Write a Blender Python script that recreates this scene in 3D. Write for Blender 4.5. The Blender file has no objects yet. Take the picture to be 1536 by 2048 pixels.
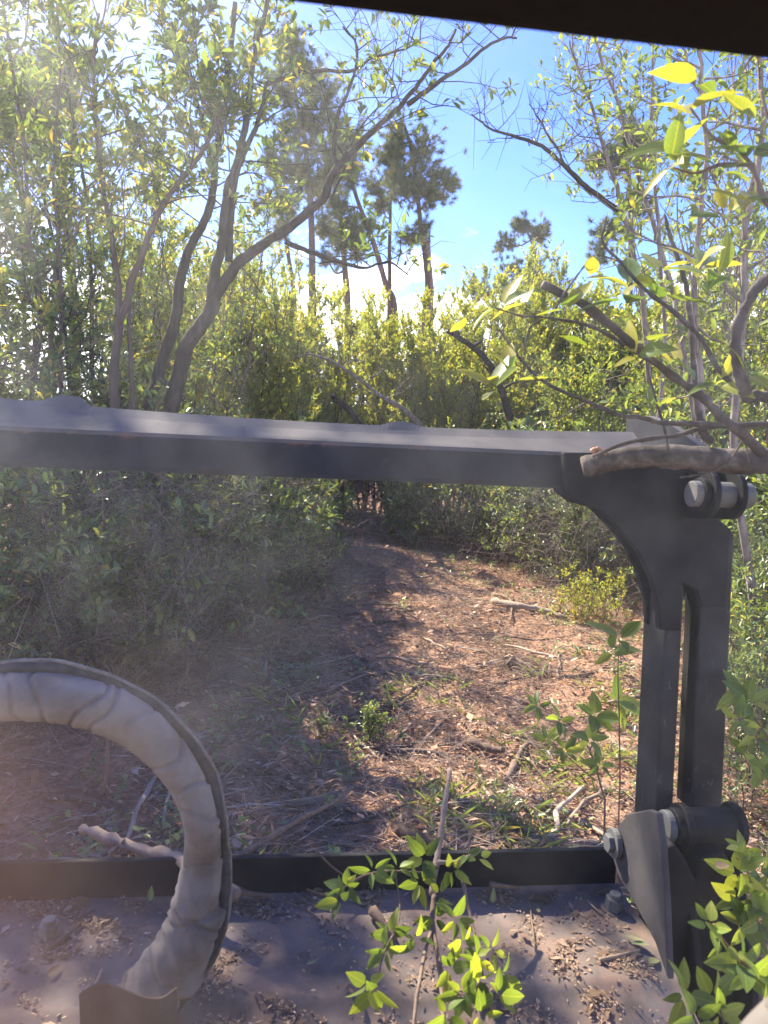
import bpy, bmesh, math, random
import numpy as np
from mathutils import Vector, Matrix
SC = bpy.context.scene
COL = SC.collection
rad = math.radians

# ------------------------------------------------------------------ camera
FPX = 1450.0                                   # focal length in pixels of the 1536 x 2048 photograph
YAW, PITCH, ROLL = rad(7), rad(5), rad(2.6)
EYE = np.array([0.0, 0.0, 1.65])
FWD = np.array([math.sin(YAW)*math.cos(PITCH), math.cos(YAW)*math.cos(PITCH), -math.sin(PITCH)])
_r0 = np.array([math.cos(YAW), -math.sin(YAW), 0.0]); _u0 = np.cross(_r0, FWD)
RGT = _r0*math.cos(ROLL) + _u0*math.sin(ROLL)
UPV = _u0*math.cos(ROLL) - _r0*math.sin(ROLL)
cd = bpy.data.cameras.new('camera'); cam = bpy.data.objects.new('camera', cd); COL.objects.link(cam)
M4 = Matrix.Identity(4)
for i in range(3):
    M4[i][0], M4[i][1], M4[i][2], M4[i][3] = RGT[i], UPV[i], -FWD[i], EYE[i]
cam.matrix_world = M4
cd.sensor_fit = 'VERTICAL'; cd.sensor_height = 36.0; cd.lens = FPX/2048*36
cd.clip_start = 0.02; cd.clip_end = 900
cd.dof.use_dof = True; cd.dof.focus_distance = 3.2; cd.dof.aperture_fstop = 8.0
SC.camera = cam

def _ray(px, py): return FWD + (px-768)/FPX*RGT - (py-1024)/FPX*UPV
def at_d(px, py, d): return EYE + _ray(px, py)*d             # a point seen at a pixel, d metres ahead
def at_y(px, py, Y): r = _ray(px, py); return EYE + r*(Y/r[1])
def at_z(px, py, Z): r = _ray(px, py); return EYE + r*((Z-EYE[2])/r[2])

# ------------------------------------------------------------------ light
SUN_AZ, SUN_EL = rad(-32), rad(44)             # ahead of the camera and to the left
sdir = Vector((math.sin(SUN_AZ)*math.cos(SUN_EL), math.cos(SUN_AZ)*math.cos(SUN_EL), math.sin(SUN_EL)))
sl = bpy.data.lights.new('sun', 'SUN'); so = bpy.data.objects.new('sun', sl); COL.objects.link(so)
sl.energy = 5.0; sl.angle = rad(0.53); sl.color = (1.0, 0.91, 0.76)
so.rotation_euler = (-sdir).to_track_quat('-Z', 'Y').to_euler(); so.location = (-6, 8, 12)
W = bpy.data.worlds.new('World'); SC.world = W; W.use_nodes = True
nt = W.node_tree; nt.nodes.clear(); nd = nt.nodes; lk = nt.links
wo = nd.new('ShaderNodeOutputWorld'); bg = nd.new('ShaderNodeBackground'); bg.inputs[1].default_value = 0.14
sky = nd.new('ShaderNodeTexSky'); sky.sky_type = 'NISHITA'; sky.sun_disc = False
sky.sun_elevation = SUN_EL; sky.sun_rotation = SUN_AZ; sky.air_density = 0.85; sky.dust_density = 0.3; sky.ozone_density = 2.5
# fair-weather cumulus low in the sky, as a property of the sky dome by direction
tc = nd.new('ShaderNodeTexCoord'); mp = nd.new('ShaderNodeMapping'); mp.inputs['Scale'].default_value = (1, 1, 1.9)
n1 = nd.new('ShaderNodeTexNoise'); n1.inputs['Scale'].default_value = 4.2; n1.inputs['Detail'].default_value = 9; n1.inputs['Roughness'].default_value = 0.56
lk.new(tc.outputs['Generated'], mp.inputs[0]); lk.new(mp.outputs[0], n1.inputs['Vector'])
sx = nd.new('ShaderNodeSeparateXYZ'); lk.new(tc.outputs['Generated'], sx.inputs[0])
el = nd.new('ShaderNodeMapRange'); el.inputs[1].default_value = 0.06; el.inputs[2].default_value = 0.30; el.inputs[3].default_value = 0.30; el.inputs[4].default_value = -0.14
lk.new(sx.outputs[2], el.inputs[0])
ad = nd.new('ShaderNodeMath'); ad.operation = 'ADD'; lk.new(n1.outputs[0], ad.inputs[0]); lk.new(el.outputs[0], ad.inputs[1])
cr = nd.new('ShaderNodeMapRange'); cr.inputs[1].default_value = 0.50; cr.inputs[2].default_value = 0.57; cr.interpolation_type = 'SMOOTHSTEP'
lk.new(ad.outputs[0], cr.inputs[0])
mx = nd.new('ShaderNodeMix'); mx.data_type = 'RGBA'; lk.new(cr.outputs[0], mx.inputs[0])
hs = nd.new('ShaderNodeHueSaturation'); hs.inputs['Hue'].default_value = 0.526; hs.inputs['Saturation'].default_value = 1.3; hs.inputs['Value'].default_value = 1.0
lk.new(sky.outputs[0], hs.inputs['Color']); lk.new(hs.outputs[0], mx.inputs[6]); mx.inputs[7].default_value = (7.6, 7.7, 7.9, 1)
lk.new(mx.outputs[2], bg.inputs[0]); lk.new(bg.outputs[0], wo.inputs[0])
SC.view_settings.view_transform = 'Standard'; SC.view_settings.look = 'None'; SC.view_settings.gamma = 1.0
SC.view_settings.use_curve_mapping = False
SC.view_settings.exposure = 1.78
SC.render.engine = 'CYCLES'
cy = SC.cycles
cy.max_bounces = 7; cy.diffuse_bounces = 3; cy.glossy_bounces = 2; cy.transmission_bounces = 4; cy.volume_bounces = 0; cy.transparent_max_bounces = 8
cy.caustics_reflective = False; cy.caustics_refractive = False; cy.sample_clamp_indirect = 6.0
cy.use_denoising = True
try:
    cy.denoiser = 'OPENIMAGEDENOISE'; cy.denoising_input_passes = 'RGB_ALBEDO_NORMAL'; cy.denoising_prefilter = 'ACCURATE'
except Exception: pass

# ------------------------------------------------------------------ object helpers
def tag(o, label=None, cat=None, group=None, kind=None):
    if label: o['label'] = label
    if cat: o['category'] = cat
    if group: o['group'] = group
    if kind: o['kind'] = kind
    return o
def empty(name, loc=(0, 0, 0)):
    o = bpy.data.objects.new(name, None); COL.objects.link(o); o.location = loc; o.empty_display_size = 0.2
    return o
def link(name, me, parent=None, loc=None):
    o = bpy.data.objects.new(name, me); COL.objects.link(o)
    if parent is not None: o.parent = parent
    if loc is not None: o.location = loc
    return o
def copy_tree(root, loc, rz=0.0, scale=1.0):
    r = root.copy(); COL.objects.link(r); r.location = loc; r.rotation_euler = (0, 0, rz); r.scale = (scale,)*3
    for ch in list(root.children):
        c = ch.copy(); COL.objects.link(c); c.parent = r
        for g in list(ch.children):
            d = g.copy(); COL.objects.link(d); d.parent = c
    return r

class Acc:
    """collects geometry and builds one mesh"""
    def __init__(s): s.v = []; s.n = 0; s.f = []; s.a = []
    def add(s, v, f, var=None):
        v = np.asarray(v, dtype=np.float32).reshape(-1, 3)
        for ff in (f if isinstance(f, list) else [f]):
            s.f.append(np.asarray(ff, dtype=np.int32) + s.n)
        s.v.append(v); s.a.append(np.zeros(len(v), np.float32) if var is None else np.broadcast_to(np.asarray(var, np.float32), (len(v),)))
        s.n += len(v)
    def mesh(s, name, mat, smooth=True):
        me = bpy.data.meshes.new(name)
        V = np.concatenate(s.v); me.vertices.add(len(V)); me.vertices.foreach_set('co', V.ravel())
        L = np.concatenate([f.ravel() for f in s.f]); T = np.concatenate([np.full(f.shape[0], f.shape[1], np.int32) for f in s.f])
        me.loops.add(len(L)); me.loops.foreach_set('vertex_index', L)
        me.polygons.add(len(T)); me.polygons.foreach_set('loop_start', np.concatenate([[0], np.cumsum(T)[:-1]]).astype(np.int32))
        me.attributes.new('var', 'FLOAT', 'POINT').data.foreach_set('value', np.concatenate(s.a))
        me.update(calc_edges=True)
        if smooth: me.polygons.foreach_set('use_smooth', np.ones(len(T), bool))
        for m in (mat if isinstance(mat, (list, tuple)) else [mat]): me.materials.append(m)
        return me
    def obj(s, name, mat, parent=None, smooth=True): return link(name, s.mesh(name, mat, smooth), parent)

def nrm(a): return a/np.maximum(np.linalg.norm(a, axis=-1, keepdims=True), 1e-9)

def tube(acc, pts, radii, ns=6, var=0.0, cap=True, lump=0.0, rng=None):
    pts = np.asarray(pts, float); k = len(pts)
    radii = np.broadcast_to(np.asarray(radii, float), (k,))
    t = np.gradient(pts, axis=0); t = nrm(t)
    ref = np.array([0.0, 0, 1]) if abs(t[0][2]) < 0.9 else np.array([1.0, 0, 0])
    u = nrm(np.cross(t, ref)); w = np.cross(t, u)
    a = np.linspace(0, 2*math.pi, ns, endpoint=False)
    rr = radii[:, None]*np.ones((k, ns))
    if lump and rng is not None: rr = rr*(1 + lump*rng.standard_normal((k, ns)))
    V = pts[:, None, :] + rr[..., None]*(np.cos(a)[None, :, None]*u[:, None, :] + np.sin(a)[None, :, None]*w[:, None, :])
    i = np.arange(k-1)[:, None]*ns; j = np.arange(ns)[None, :]; j2 = (j+1) % ns
    q = np.stack([i+j, i+j2, i+ns+j2, i+ns+j], -1).reshape(-1, 4)
    fs = [q]
    if cap: fs += [np.arange(ns)[None, ::-1], (np.arange(ns)+(k-1)*ns)[None, :]]
    acc.add(V.reshape(-1, 3), fs, var)

def sticks(acc, P0, P1, r0, r1, var=0.0):
    """many straight three-sided twigs at once"""
    P0 = np.asarray(P0); P1 = np.asarray(P1); n = len(P0)
    if n == 0: return
    t = nrm(P1-P0); ref = np.where(np.abs(t[:, 2:3]) < 0.9, np.array([[0, 0, 1.0]]), np.array([[1.0, 0, 0]]))
    u = nrm(np.cross(t, ref)); w = np.cross(t, u)
    V = np.zeros((n, 6, 3)); r0 = np.broadcast_to(r0, (n,)); r1 = np.broadcast_to(r1, (n,))
    for k in range(3):
        c, s_ = math.cos(k*2.0944), math.sin(k*2.0944)
        V[:, k] = P0 + r0[:, None]*(c*u+s_*w); V[:, 3+k] = P1 + r1[:, None]*(c*u+s_*w)
    b = np.arange(n)[:, None]*6
    q = np.concatenate([b+np.array([[0, 1, 4, 3]]), b+np.array([[1, 2, 5, 4]]), b+np.array([[2, 0, 3, 5]])])
    vv = np.repeat(np.broadcast_to(np.asarray(var, np.float32), (n,)), 6)
    acc.add(V.reshape(-1, 3), q, vv)

def leaves(acc, P, D, N, L, Wd, var, fold=0.25, droop=0.12, kind='quad'):
    """one folded blade per row; kind quad = two triangles, full = six-sided outline, four triangles"""
    P = np.asarray(P, float); n = len(P)
    if n == 0: return
    D = nrm(D); N = nrm(N - (N*D).sum(-1, keepdims=True)*D); S = np.cross(D, N)
    L = np.broadcast_to(L, (n,))[:, None]; Wd = np.broadcast_to(Wd, (n,))[:, None]
    if kind == 'quad':
        V = np.stack([P, P+D*L*.52+S*Wd*.5+N*Wd*fold, P+D*L-N*L*droop, P+D*L*.52-S*Wd*.5+N*Wd*fold], 1)
        b = np.arange(n)[:, None]*4; F = np.concatenate([b+np.array([[0, 1, 2]]), b+np.array([[0, 2, 3]])]); m = 4
    else:
        V = np.stack([P, P+D*L*.34+S*Wd*.36+N*Wd*fold*.7, P+D*L*.72+S*Wd*.5+N*(Wd*fold-L*droop*.5), P+D*L-N*L*droop,
                      P+D*L*.72-S*Wd*.5+N*(Wd*fold-L*droop*.5), P+D*L*.34-S*Wd*.36+N*Wd*fold*.7], 1)
        b = np.arange(n)[:, None]*6; F = np.concatenate([b+np.array([[0, 1, 2, 3]]), b+np.array([[0, 3, 4, 5]])]); m = 6
    acc.add(V.reshape(-1, 3), F, np.repeat(np.broadcast_to(np.asarray(var, np.float32), (n,)), m))

def smooth_path(pts, n=6):
    """Catmull-Rom through pts (rows may carry extra columns)"""
    p = np.asarray(pts, float)
    if len(p) < 3:
        return np.array([p[0]+(p[-1]-p[0])*t for t in np.linspace(0, 1, n+1)])
    q = np.vstack([2*p[0]-p[1], p, 2*p[-1]-p[-2]]); out = []
    for i in range(len(p)-1):
        a, b, c, d = q[i:i+4]
        for t in np.linspace(0, 1, n, endpoint=False):
            out.append(.5*((2*b)+(c-a)*t+(2*a-5*b+4*c-d)*t*t+(3*b-a-3*c+d)*t**3))
    out.append(p[-1]); return np.array(out)

# ------------------------------------------------------------------ materials
def mat(name):
    m = bpy.data.materials.new(name); m.use_nodes = True; t = m.node_tree; t.nodes.clear()
    o = t.nodes.new('ShaderNodeOutputMaterial'); return m, t.nodes, t.links, o
def ramp(n, stops):
    r = n.new('ShaderNodeValToRGB'); e = r.color_ramp.elements
    while len(e) < len(stops): e.new(0.5)
    for k, (p, c) in enumerate(stops): e[k].position = p; e[k].color = (*c, 1)
    return r
def noise(n, l, scale, detail=4, rough=.55, coord=None, dist=0.0):
    t = n.new('ShaderNodeTexNoise'); t.inputs['Scale'].default_value = scale; t.inputs['Detail'].default_value = detail
    t.inputs['Roughness'].default_value = rough; t.inputs['Distortion'].default_value = dist
    if coord is not None: l.new(coord, t.inputs['Vector'])
    return t
def leaf_mat(name, stops, trans=.42, tint=(1.5, 1.35, .55), rough=.5, spec=.35):
    m, n, l, o = mat(name)
    a = n.new('ShaderNodeAttribute'); a.attribute_name = 'var'; r = ramp(n, stops); l.new(a.outputs['Fac'], r.inputs[0])
    p = n.new('ShaderNodeBsdfPrincipled'); p.inputs['Roughness'].default_value = rough; p.inputs['Specular IOR Level'].default_value = spec
    l.new(r.outputs[0], p.inputs['Base Color'])
    tb = n.new('ShaderNodeBsdfTranslucent'); g = n.new('ShaderNodeMix'); g.data_type = 'RGBA'; g.blend_type = 'MULTIPLY'; g.inputs[0].default_value = 1
    l.new(r.outputs[0], g.inputs[6]); g.inputs[7].default_value = (*tint, 1); g.clamp_result = False; l.new(g.outputs[2], tb.inputs[0])
    mxs = n.new('ShaderNodeMixShader'); mxs.inputs[0].default_value = trans
    l.new(p.outputs[0], mxs.inputs[1]); l.new(tb.outputs[0], mxs.inputs[2]); l.new(mxs.outputs[0], o.inputs[0])
    return m
def rough_mat(name, stops, scale=20, detail=5, rough=.85, bump=.3, bdist=.01, use_var=False, spec=.2, stretch=None, metallic=0.0, bscale=None):
    m, n, l, o = mat(name)
    c = n.new('ShaderNodeTexCoord'); co = c.outputs['Object']
    if stretch:
        mpn = n.new('ShaderNodeMapping'); mpn.inputs['Scale'].default_value = stretch; l.new(co, mpn.inputs[0]); co = mpn.outputs[0]
    t = noise(n, l, scale, detail, .6, co)
    r = ramp(n, stops)
    if use_var:
        a = n.new('ShaderNodeAttribute'); a.attribute_name = 'var'
        mm = n.new('ShaderNodeMath'); mm.operation = 'MULTIPLY_ADD'; mm.inputs[1].default_value = .5; l.new(t.outputs[0], mm.inputs[0])
        m2 = n.new('ShaderNodeMath'); m2.operation = 'MULTIPLY_ADD'; m2.inputs[1].default_value = .9; m2.inputs[2].default_value = -.22
        l.new(a.outputs['Fac'], m2.inputs[0]); l.new(m2.outputs[0], mm.inputs[2]); l.new(mm.outputs[0], r.inputs[0])
    else: l.new(t.outputs[0], r.inputs[0])
    p = n.new('ShaderNodeBsdfPrincipled'); p.inputs['Roughness'].default_value = rough; p.inputs['Specular IOR Level'].default_value = spec; p.inputs['Metallic'].default_value = metallic
    l.new(r.outputs[0], p.inputs['Base Color'])
    if bump:
        b = n.new('ShaderNodeBump'); b.inputs['Strength'].default_value = bump; b.inputs['Distance'].default_value = bdist
        src = t if bscale is None else noise(n, l, bscale, 5, .6, co)
        l.new(src.outputs[0], b.inputs['Height']); l.new(b.outputs[0], p.inputs['Normal'])
    l.new(p.outputs[0], o.inputs[0]); return m

def soiled(name, stops, *a, **k):
    m = rough_mat(name, stops, *a, **k); n, l = m.node_tree.nodes, m.node_tree.links; p = next(x for x in n if x.type == 'BSDF_PRINCIPLED'); src = p.inputs['Base Color'].links[0].from_socket
    at = n.new('ShaderNodeAttribute'); at.attribute_name = 'var'; mx_ = n.new('ShaderNodeMix'); mx_.data_type = 'RGBA'; k_ = n.new('ShaderNodeMath'); k_.operation = 'MULTIPLY'; k_.inputs[1].default_value = .32
    l.new(at.outputs['Fac'], k_.inputs[0]); l.new(k_.outputs[0], mx_.inputs[0]); l.new(src, mx_.inputs[6]); mx_.inputs[7].default_value = (.075, .055, .04, 1); l.new(mx_.outputs[2], p.inputs['Base Color']); return m
G = {}
G['bay'] = leaf_mat('bay_leaf', [(0, (.05, .085, .025)), (.4, (.10, .16, .04)), (.75, (.19, .26, .055)), (1, (.40, .33, .06))], trans=.48)
G['myrtle'] = leaf_mat('myrtle_leaf', [(0, (.13, .18, .045)), (.4, (.25, .32, .07)), (.8, (.37, .40, .085)), (1, (.48, .38, .07))], trans=.55)
G['dark'] = leaf_mat('undergrowth_leaf', [(0, (.055, .09, .04)), (.5, (.15, .22, .085)), (.9, (.28, .35, .12)), (1, (.44, .38, .12))], trans=.42, rough=.36, spec=.5)
G['pale'] = leaf_mat('pale_leaf', [(0, (.08, .125, .04)), (.5, (.17, .235, .06)), (.85, (.26, .31, .07)), (1, (.40, .35, .08))], trans=.5)
G['near'] = leaf_mat('broad_leaf', [(0, (.035, .09, .025)), (.4, (.09, .17, .03)), (.75, (.26, .30, .04)), (1, (.42, .36, .04))], trans=.5, rough=.38)
G['needle'] = leaf_mat('pine_needle', [(0, (.07, .10, .06)), (.6, (.14, .18, .085)), (1, (.26, .24, .10))], trans=.25, tint=(1.2, 1.2, .7))
G['chip'] = leaf_mat('wood_chip', [(0, (.09, .05, .03)), (.5, (.22, .135, .08)), (.9, (.40, .28, .18)), (1, (.55, .44, .32))], trans=.05, rough=.8)
G['dead'] = leaf_mat('dead_leaf', [(0, (.15, .065, .032)), (.4, (.44, .24, .125)), (1, (.74, .55, .36))], trans=.15, tint=(1.1, .9, .6), rough=.7)
B = {}
B['dark'] = rough_mat('dark_bark', [(.3, (.016, .012, .010)), (.5, (.038, .030, .024)), (.7, (.08, .066, .054))], 16, 7, .9, .8, .02, stretch=(1, 1, .25))
B['grey'] = rough_mat('grey_bark', [(.3, (.07, .055, .045)), (.5, (.17, .14, .115)), (.7, (.30, .26, .22))], 22, 7, .9, .8, .012, stretch=(1, 1, .35))
B['pine'] = rough_mat('pine_bark', [(.3, (.05, .036, .03)), (.6, (.11, .083, .068)), (.8, (.18, .145, .125))], 6, 6, .9, .6, .03, stretch=(1, 1, .3))
B['twig'] = rough_mat('twig_bark', [(.2, (.06, .045, .036)), (.6, (.16, .12, .095)), (1, (.34, .28, .23))], 30, 3, .9, .3, .004, use_var=True)
B['limb'] = rough_mat('grey_mottled_bark', [(.28, (.028, .023, .019)), (.48, (.07, .057, .046)), (.6, (.12, .10, .08)), (.75, (.24, .22, .19))], 26, 8, .9, .9, .006)
B['stick'] = rough_mat('stick_bark', [(.1, (.06, .04, .03)), (.5, (.17, .115, .08)), (.8, (.33, .25, .18)), (1, (.5, .4, .29))], 40, 6, .9, .7, .006, use_var=True)

# ------------------------------------------------------------------ ground
def path_x(y):
    return np.interp(y, [0, 3, 5.8, 8, 10.5, 13, 16, 20, 30], [.3, .75, 1.5, 1.65, 1.62, 1.35, 1.2, .4, -4])
def gz(x, y):
    x = np.asarray(x, float); y = np.asarray(y, float)
    h = .035*np.sin(1.7*x+.6*y)+.03*np.sin(2.9*y-1.1*x+1)+.018*np.sin(5.3*x+3.1*y)+.012*np.sin(9*y+7*x)+.008*np.sin(17*x-13*y)
    d = x-path_x(y); near = np.exp(-((y-2)/40.)**2)
    h = h*.8 - .055*np.exp(-((d-.62)/.26)**2)*near - .055*np.exp(-((d+.62)/.26)**2)*near
    h = h + .18*np.clip((np.abs(d)-1.5)/2.2, 0, 1)
    return h - .02
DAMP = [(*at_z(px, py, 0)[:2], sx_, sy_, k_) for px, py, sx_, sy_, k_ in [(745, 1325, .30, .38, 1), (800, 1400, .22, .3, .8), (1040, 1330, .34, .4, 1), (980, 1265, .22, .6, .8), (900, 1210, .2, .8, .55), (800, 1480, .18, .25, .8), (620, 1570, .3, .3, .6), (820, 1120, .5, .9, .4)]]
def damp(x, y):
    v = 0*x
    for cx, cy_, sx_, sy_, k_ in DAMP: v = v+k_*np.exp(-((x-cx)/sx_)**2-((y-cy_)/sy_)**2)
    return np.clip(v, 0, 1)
def build_ground():
    ys = np.concatenate([np.linspace(-6, 1.5, 16), np.linspace(1.6, 9, 186), np.linspace(9.1, 20, 110), np.linspace(21, 60, 50), np.geomspace(65, 600, 14)])
    xs = np.concatenate([-np.geomspace(600, 9, 18), np.linspace(-8.5, -2.6, 50), np.linspace(-2.5, 6, 213), np.linspace(6.1, 14, 50), np.geomspace(15, 600, 18)])
    X, Y = np.meshgrid(xs, ys); Z = gz(X, Y)
    rng = np.random.default_rng(3); Z = Z + .007*rng.standard_normal(Z.shape)
    a = Acc(); nx, ny = len(xs), len(ys)
    i = np.arange(ny-1)[:, None]*nx; j = np.arange(nx-1)[None]
    a.add(np.stack([X, Y, Z], -1).reshape(-1, 3), np.stack([i+j, i+j+1, i+nx+j+1, i+nx+j], -1).reshape(-1, 4), damp(X, Y).ravel())
    m, n, l, o = mat('forest_soil')
    c = n.new('ShaderNodeTexCoord'); co = c.outputs['Object']
    big = noise(n, l, .9, 5, .6, co); fine = noise(n, l, 26, 8, .65, co, .4); fib = noise(n, l, 60, 4, .7, co, 1.5)
    r1 = ramp(n, [(.30, (.075, .042, .028)), (.42, (.23, .125, .076)), (.53, (.42, .25, .155)), (.66, (.56, .37, .24)), (.8, (.66, .49, .34))])
    mm = n.new('ShaderNodeMath'); mm.operation = 'MULTIPLY_ADD'; mm.inputs[1].default_value = .55; l.new(big.outputs[0], mm.inputs[0])
    m2 = n.new('ShaderNodeMath'); m2.operation = 'MULTIPLY_ADD'; m2.inputs[1].default_value = .5; m2.inputs[2].default_value = -.03; l.new(fine.outputs[0], m2.inputs[0]); l.new(m2.outputs[0], mm.inputs[2])
    l.new(mm.outputs[0], r1.inputs[0])
    p = n.new('ShaderNodeBsdfPrincipled'); p.inputs['Roughness'].default_value = .95; p.inputs['Specular IOR Level'].default_value = .1
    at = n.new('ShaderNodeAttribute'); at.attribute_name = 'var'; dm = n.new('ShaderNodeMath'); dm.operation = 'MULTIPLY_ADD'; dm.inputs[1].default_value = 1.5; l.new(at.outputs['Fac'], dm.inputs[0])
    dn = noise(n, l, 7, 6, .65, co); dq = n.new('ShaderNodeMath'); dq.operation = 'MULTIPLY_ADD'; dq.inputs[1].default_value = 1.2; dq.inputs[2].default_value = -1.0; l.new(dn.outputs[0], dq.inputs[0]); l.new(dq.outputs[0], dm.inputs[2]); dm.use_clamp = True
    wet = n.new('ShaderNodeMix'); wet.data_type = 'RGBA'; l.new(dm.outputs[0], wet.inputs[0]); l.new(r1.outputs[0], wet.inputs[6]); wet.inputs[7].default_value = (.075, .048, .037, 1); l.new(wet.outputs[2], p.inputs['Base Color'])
    b = n.new('ShaderNodeBump'); b.inputs['Strength'].default_value = .8; b.inputs['Distance'].default_value = .03
    l.new(fib.outputs[0], b.inputs['Height']); l.new(b.outputs[0], p.inputs['Normal']); l.new(p.outputs[0], o.inputs[0])
    ob = a.obj('ground', m); tag(ob, 'brown mulch and soil track cut through the brush, with two faint ruts', None, None, 'structure')
build_ground()

# ------------------------------------------------------------------ vegetation builders
UP = np.array([0, 0, 1.0])
def rdir(rng, n): return nrm(rng.standard_normal((n, 3)))
def leaf_on_twigs(acc, rng, P0, P1, nl, L, Wd, up=.35, kind='quad', var_mu=.45, var_sd=.22, patch=None, start=.15, tipbias=1.0, gold=.04):
    n = len(P0)
    if n == 0: return
    t = (start+(1-start)*rng.random((n, nl))**(1/tipbias))
    ax = nrm(P1-P0); P = P0[:, None]+(P1-P0)[:, None]*t[..., None]
    rd = rdir(rng, n*nl).reshape(n, nl, 3); rd = rd-(rd*ax[:, None]).sum(-1, keepdims=True)*ax[:, None]; rd = nrm(rd)
    D = nrm(rd*.85+ax[:, None]*.55+UP*up*.6); Nn = nrm(UP*.9+ax[:, None]*.3+.65*rdir(rng, n*nl).reshape(n, nl, 3))
    tv = rng.normal(0, .12, (n, 1))
    var = np.clip(rng.normal(var_mu, var_sd, (n, nl))+tv, 0, .93); var = np.where(rng.random((n, nl)) < gold, 1.0, var)
    s = np.clip(rng.normal(1, .22, (n, nl)), .5, 1.5)
    leaves(acc, P.reshape(-1, 3), D.reshape(-1, 3), Nn.reshape(-1, 3), (L*s).ravel(), (Wd*s).ravel(), var.ravel(), kind=kind)

def branch_set(wood, rng, stems, nb, bl, nt, tl, t0, up, bare=0.0, br=.006, tr=.0022, out=None, tmax=1.0, elev=(.2, 1.0)):
    """side branches and twigs on given stem polylines; returns twig ends"""
    T0, T1 = [], []
    for S in stems:
        k = len(S); az = rng.random()*6.28
        for b in range(nb):
            t = t0+(tmax-t0)*(b+rng.random())/nb; f = t*(k-1); i = min(int(f), k-2); p = S[i]+(S[i+1]-S[i])*(f-i)
            az += 2.4+rng.normal(0, .5); e = rng.uniform(*elev)
            d = np.array([math.cos(az)*math.cos(e), math.sin(az)*math.cos(e), math.sin(e)])
            if out is not None: d = nrm(d+out*.5)
            ln = bl*(1.15-.65*t)*rng.uniform(.55, 1.2); pts = [p]
            for s in range(3):
                d = nrm(d+rng.standard_normal(3)*.22+UP*up*.25); pts.append(pts[-1]+d*ln/3)
            pts = np.array(pts); tube(wood, pts, np.linspace(br, br*.4, 4), 4, rng.random(), False)
            tt = rng.uniform(.2, 1, nt); tt[0] = 1; ff = np.clip(tt*3, 0, 2.999); ii = ff.astype(int)
            q = pts[ii]+(pts[ii+1]-pts[ii])*(ff-ii)[:, None]
            dd = nrm(d*.6+rdir(rng, nt)*.8+UP*up)
            T0.append(q); T1.append(q+dd*(tl*rng.uniform(.5, 1.25, nt))[:, None])
    T0 = np.concatenate(T0); T1 = np.concatenate(T1)
    sticks(wood, T0, T1, tr, tr*.4, rng.random(len(T0)))
    keep = rng.random(len(T0)) >= bare
    return T0[keep], T1[keep]

def make_stems(rng, n, H, spread, base_r, wob=.1, lean=(0, 0), k=9, hmin=.6):
    out = []
    for s in range(n):
        a = rng.random()*6.28; r = base_r*math.sqrt(rng.random()); h = H*rng.uniform(hmin, 1.0) if s else H
        b = np.array([math.cos(a)*r, math.sin(a)*r, -.15]); a2 = a+rng.normal(0, .7); sp = spread*rng.uniform(.3, 1)
        top = np.array([math.cos(a2)*sp+lean[0], math.sin(a2)*sp+lean[1], h])
        t = np.linspace(0, 1, k)[:, None]; w = np.cumsum(rng.normal(0, wob*H/k, (k, 3)), 0)*np.array([1, 1, .2]); w[0] = 0
        p = b+(top-b)*np.concatenate([t**1.35, t**1.35, t], 1)+w; out.append(p)
    return out

def make_plant(name, seed, leafmat, barkmat, H, nstem, spread, base_r, nb, bl, nt, tl, nl, L, Wd, t0=.2, up=.6, sr=.02, bare=0.0, lean=(0, 0), kind='quad',
               var_mu=.45, stemname='stems', crownname='crown', dead=0, wob=.1, gold=.04, elev=(.2, 1.0), tipbias=1.0, tr=.0022):
    rng = np.random.default_rng(seed); root = empty(name)
    wood = Acc(); lf = Acc(); S = make_stems(rng, nstem, H, spread, base_r, wob, lean)
    for s in S: tube(wood, s, np.linspace(sr, sr*.22, len(s))*rng.uniform(.7, 1.2), 6, rng.random()*.6, False)
    T0, T1 = branch_set(wood, rng, S, nb, bl, nt, tl, t0, up, bare, br=max(.004, sr*.35), elev=elev, tr=tr)
    leaf_on_twigs(lf, rng, T0, T1, nl, L, Wd, up=up, kind=kind, var_mu=var_mu, gold=gold, tipbias=tipbias)
    if dead:
        z = rng.random(dead)**1.5*H*.45; a = rng.random(dead)*6.28; r = np.sqrt(rng.random(dead))*(base_r+spread*.6)
        P0 = np.stack([np.cos(a)*r, np.sin(a)*r, z], 1); P1 = P0+(rdir(rng, dead)+UP*.25)*rng.uniform(.2, .7, dead)[:, None]
        sticks(wood, P0, P1, .0035, .0015, rng.random(dead))
    wood.obj(stemname, barkmat, root); lf.obj(crownname, leafmat, root, smooth=False)
    return root

class Placer:
    """first use moves the prototypes themselves, later uses copy them"""
    def __init__(s, protos): s.p = protos; s.used = set(); s.i = 0
    def put(s, x, y, label, cat, group, rz=0, sc=1.0, which=None):
        k = s.i % len(s.p) if which is None else which; s.i += 1; z = float(gz(x, y))
        if k in s.used: o = copy_tree(s.p[k], (x, y, z), rz, sc)
        else:
            s.used.add(k); o = s.p[k]; o.location = (x, y, z); o.rotation_euler = (0, 0, rz); o.scale = (sc,)*3
        tag(o, label, cat, group); return o

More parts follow.
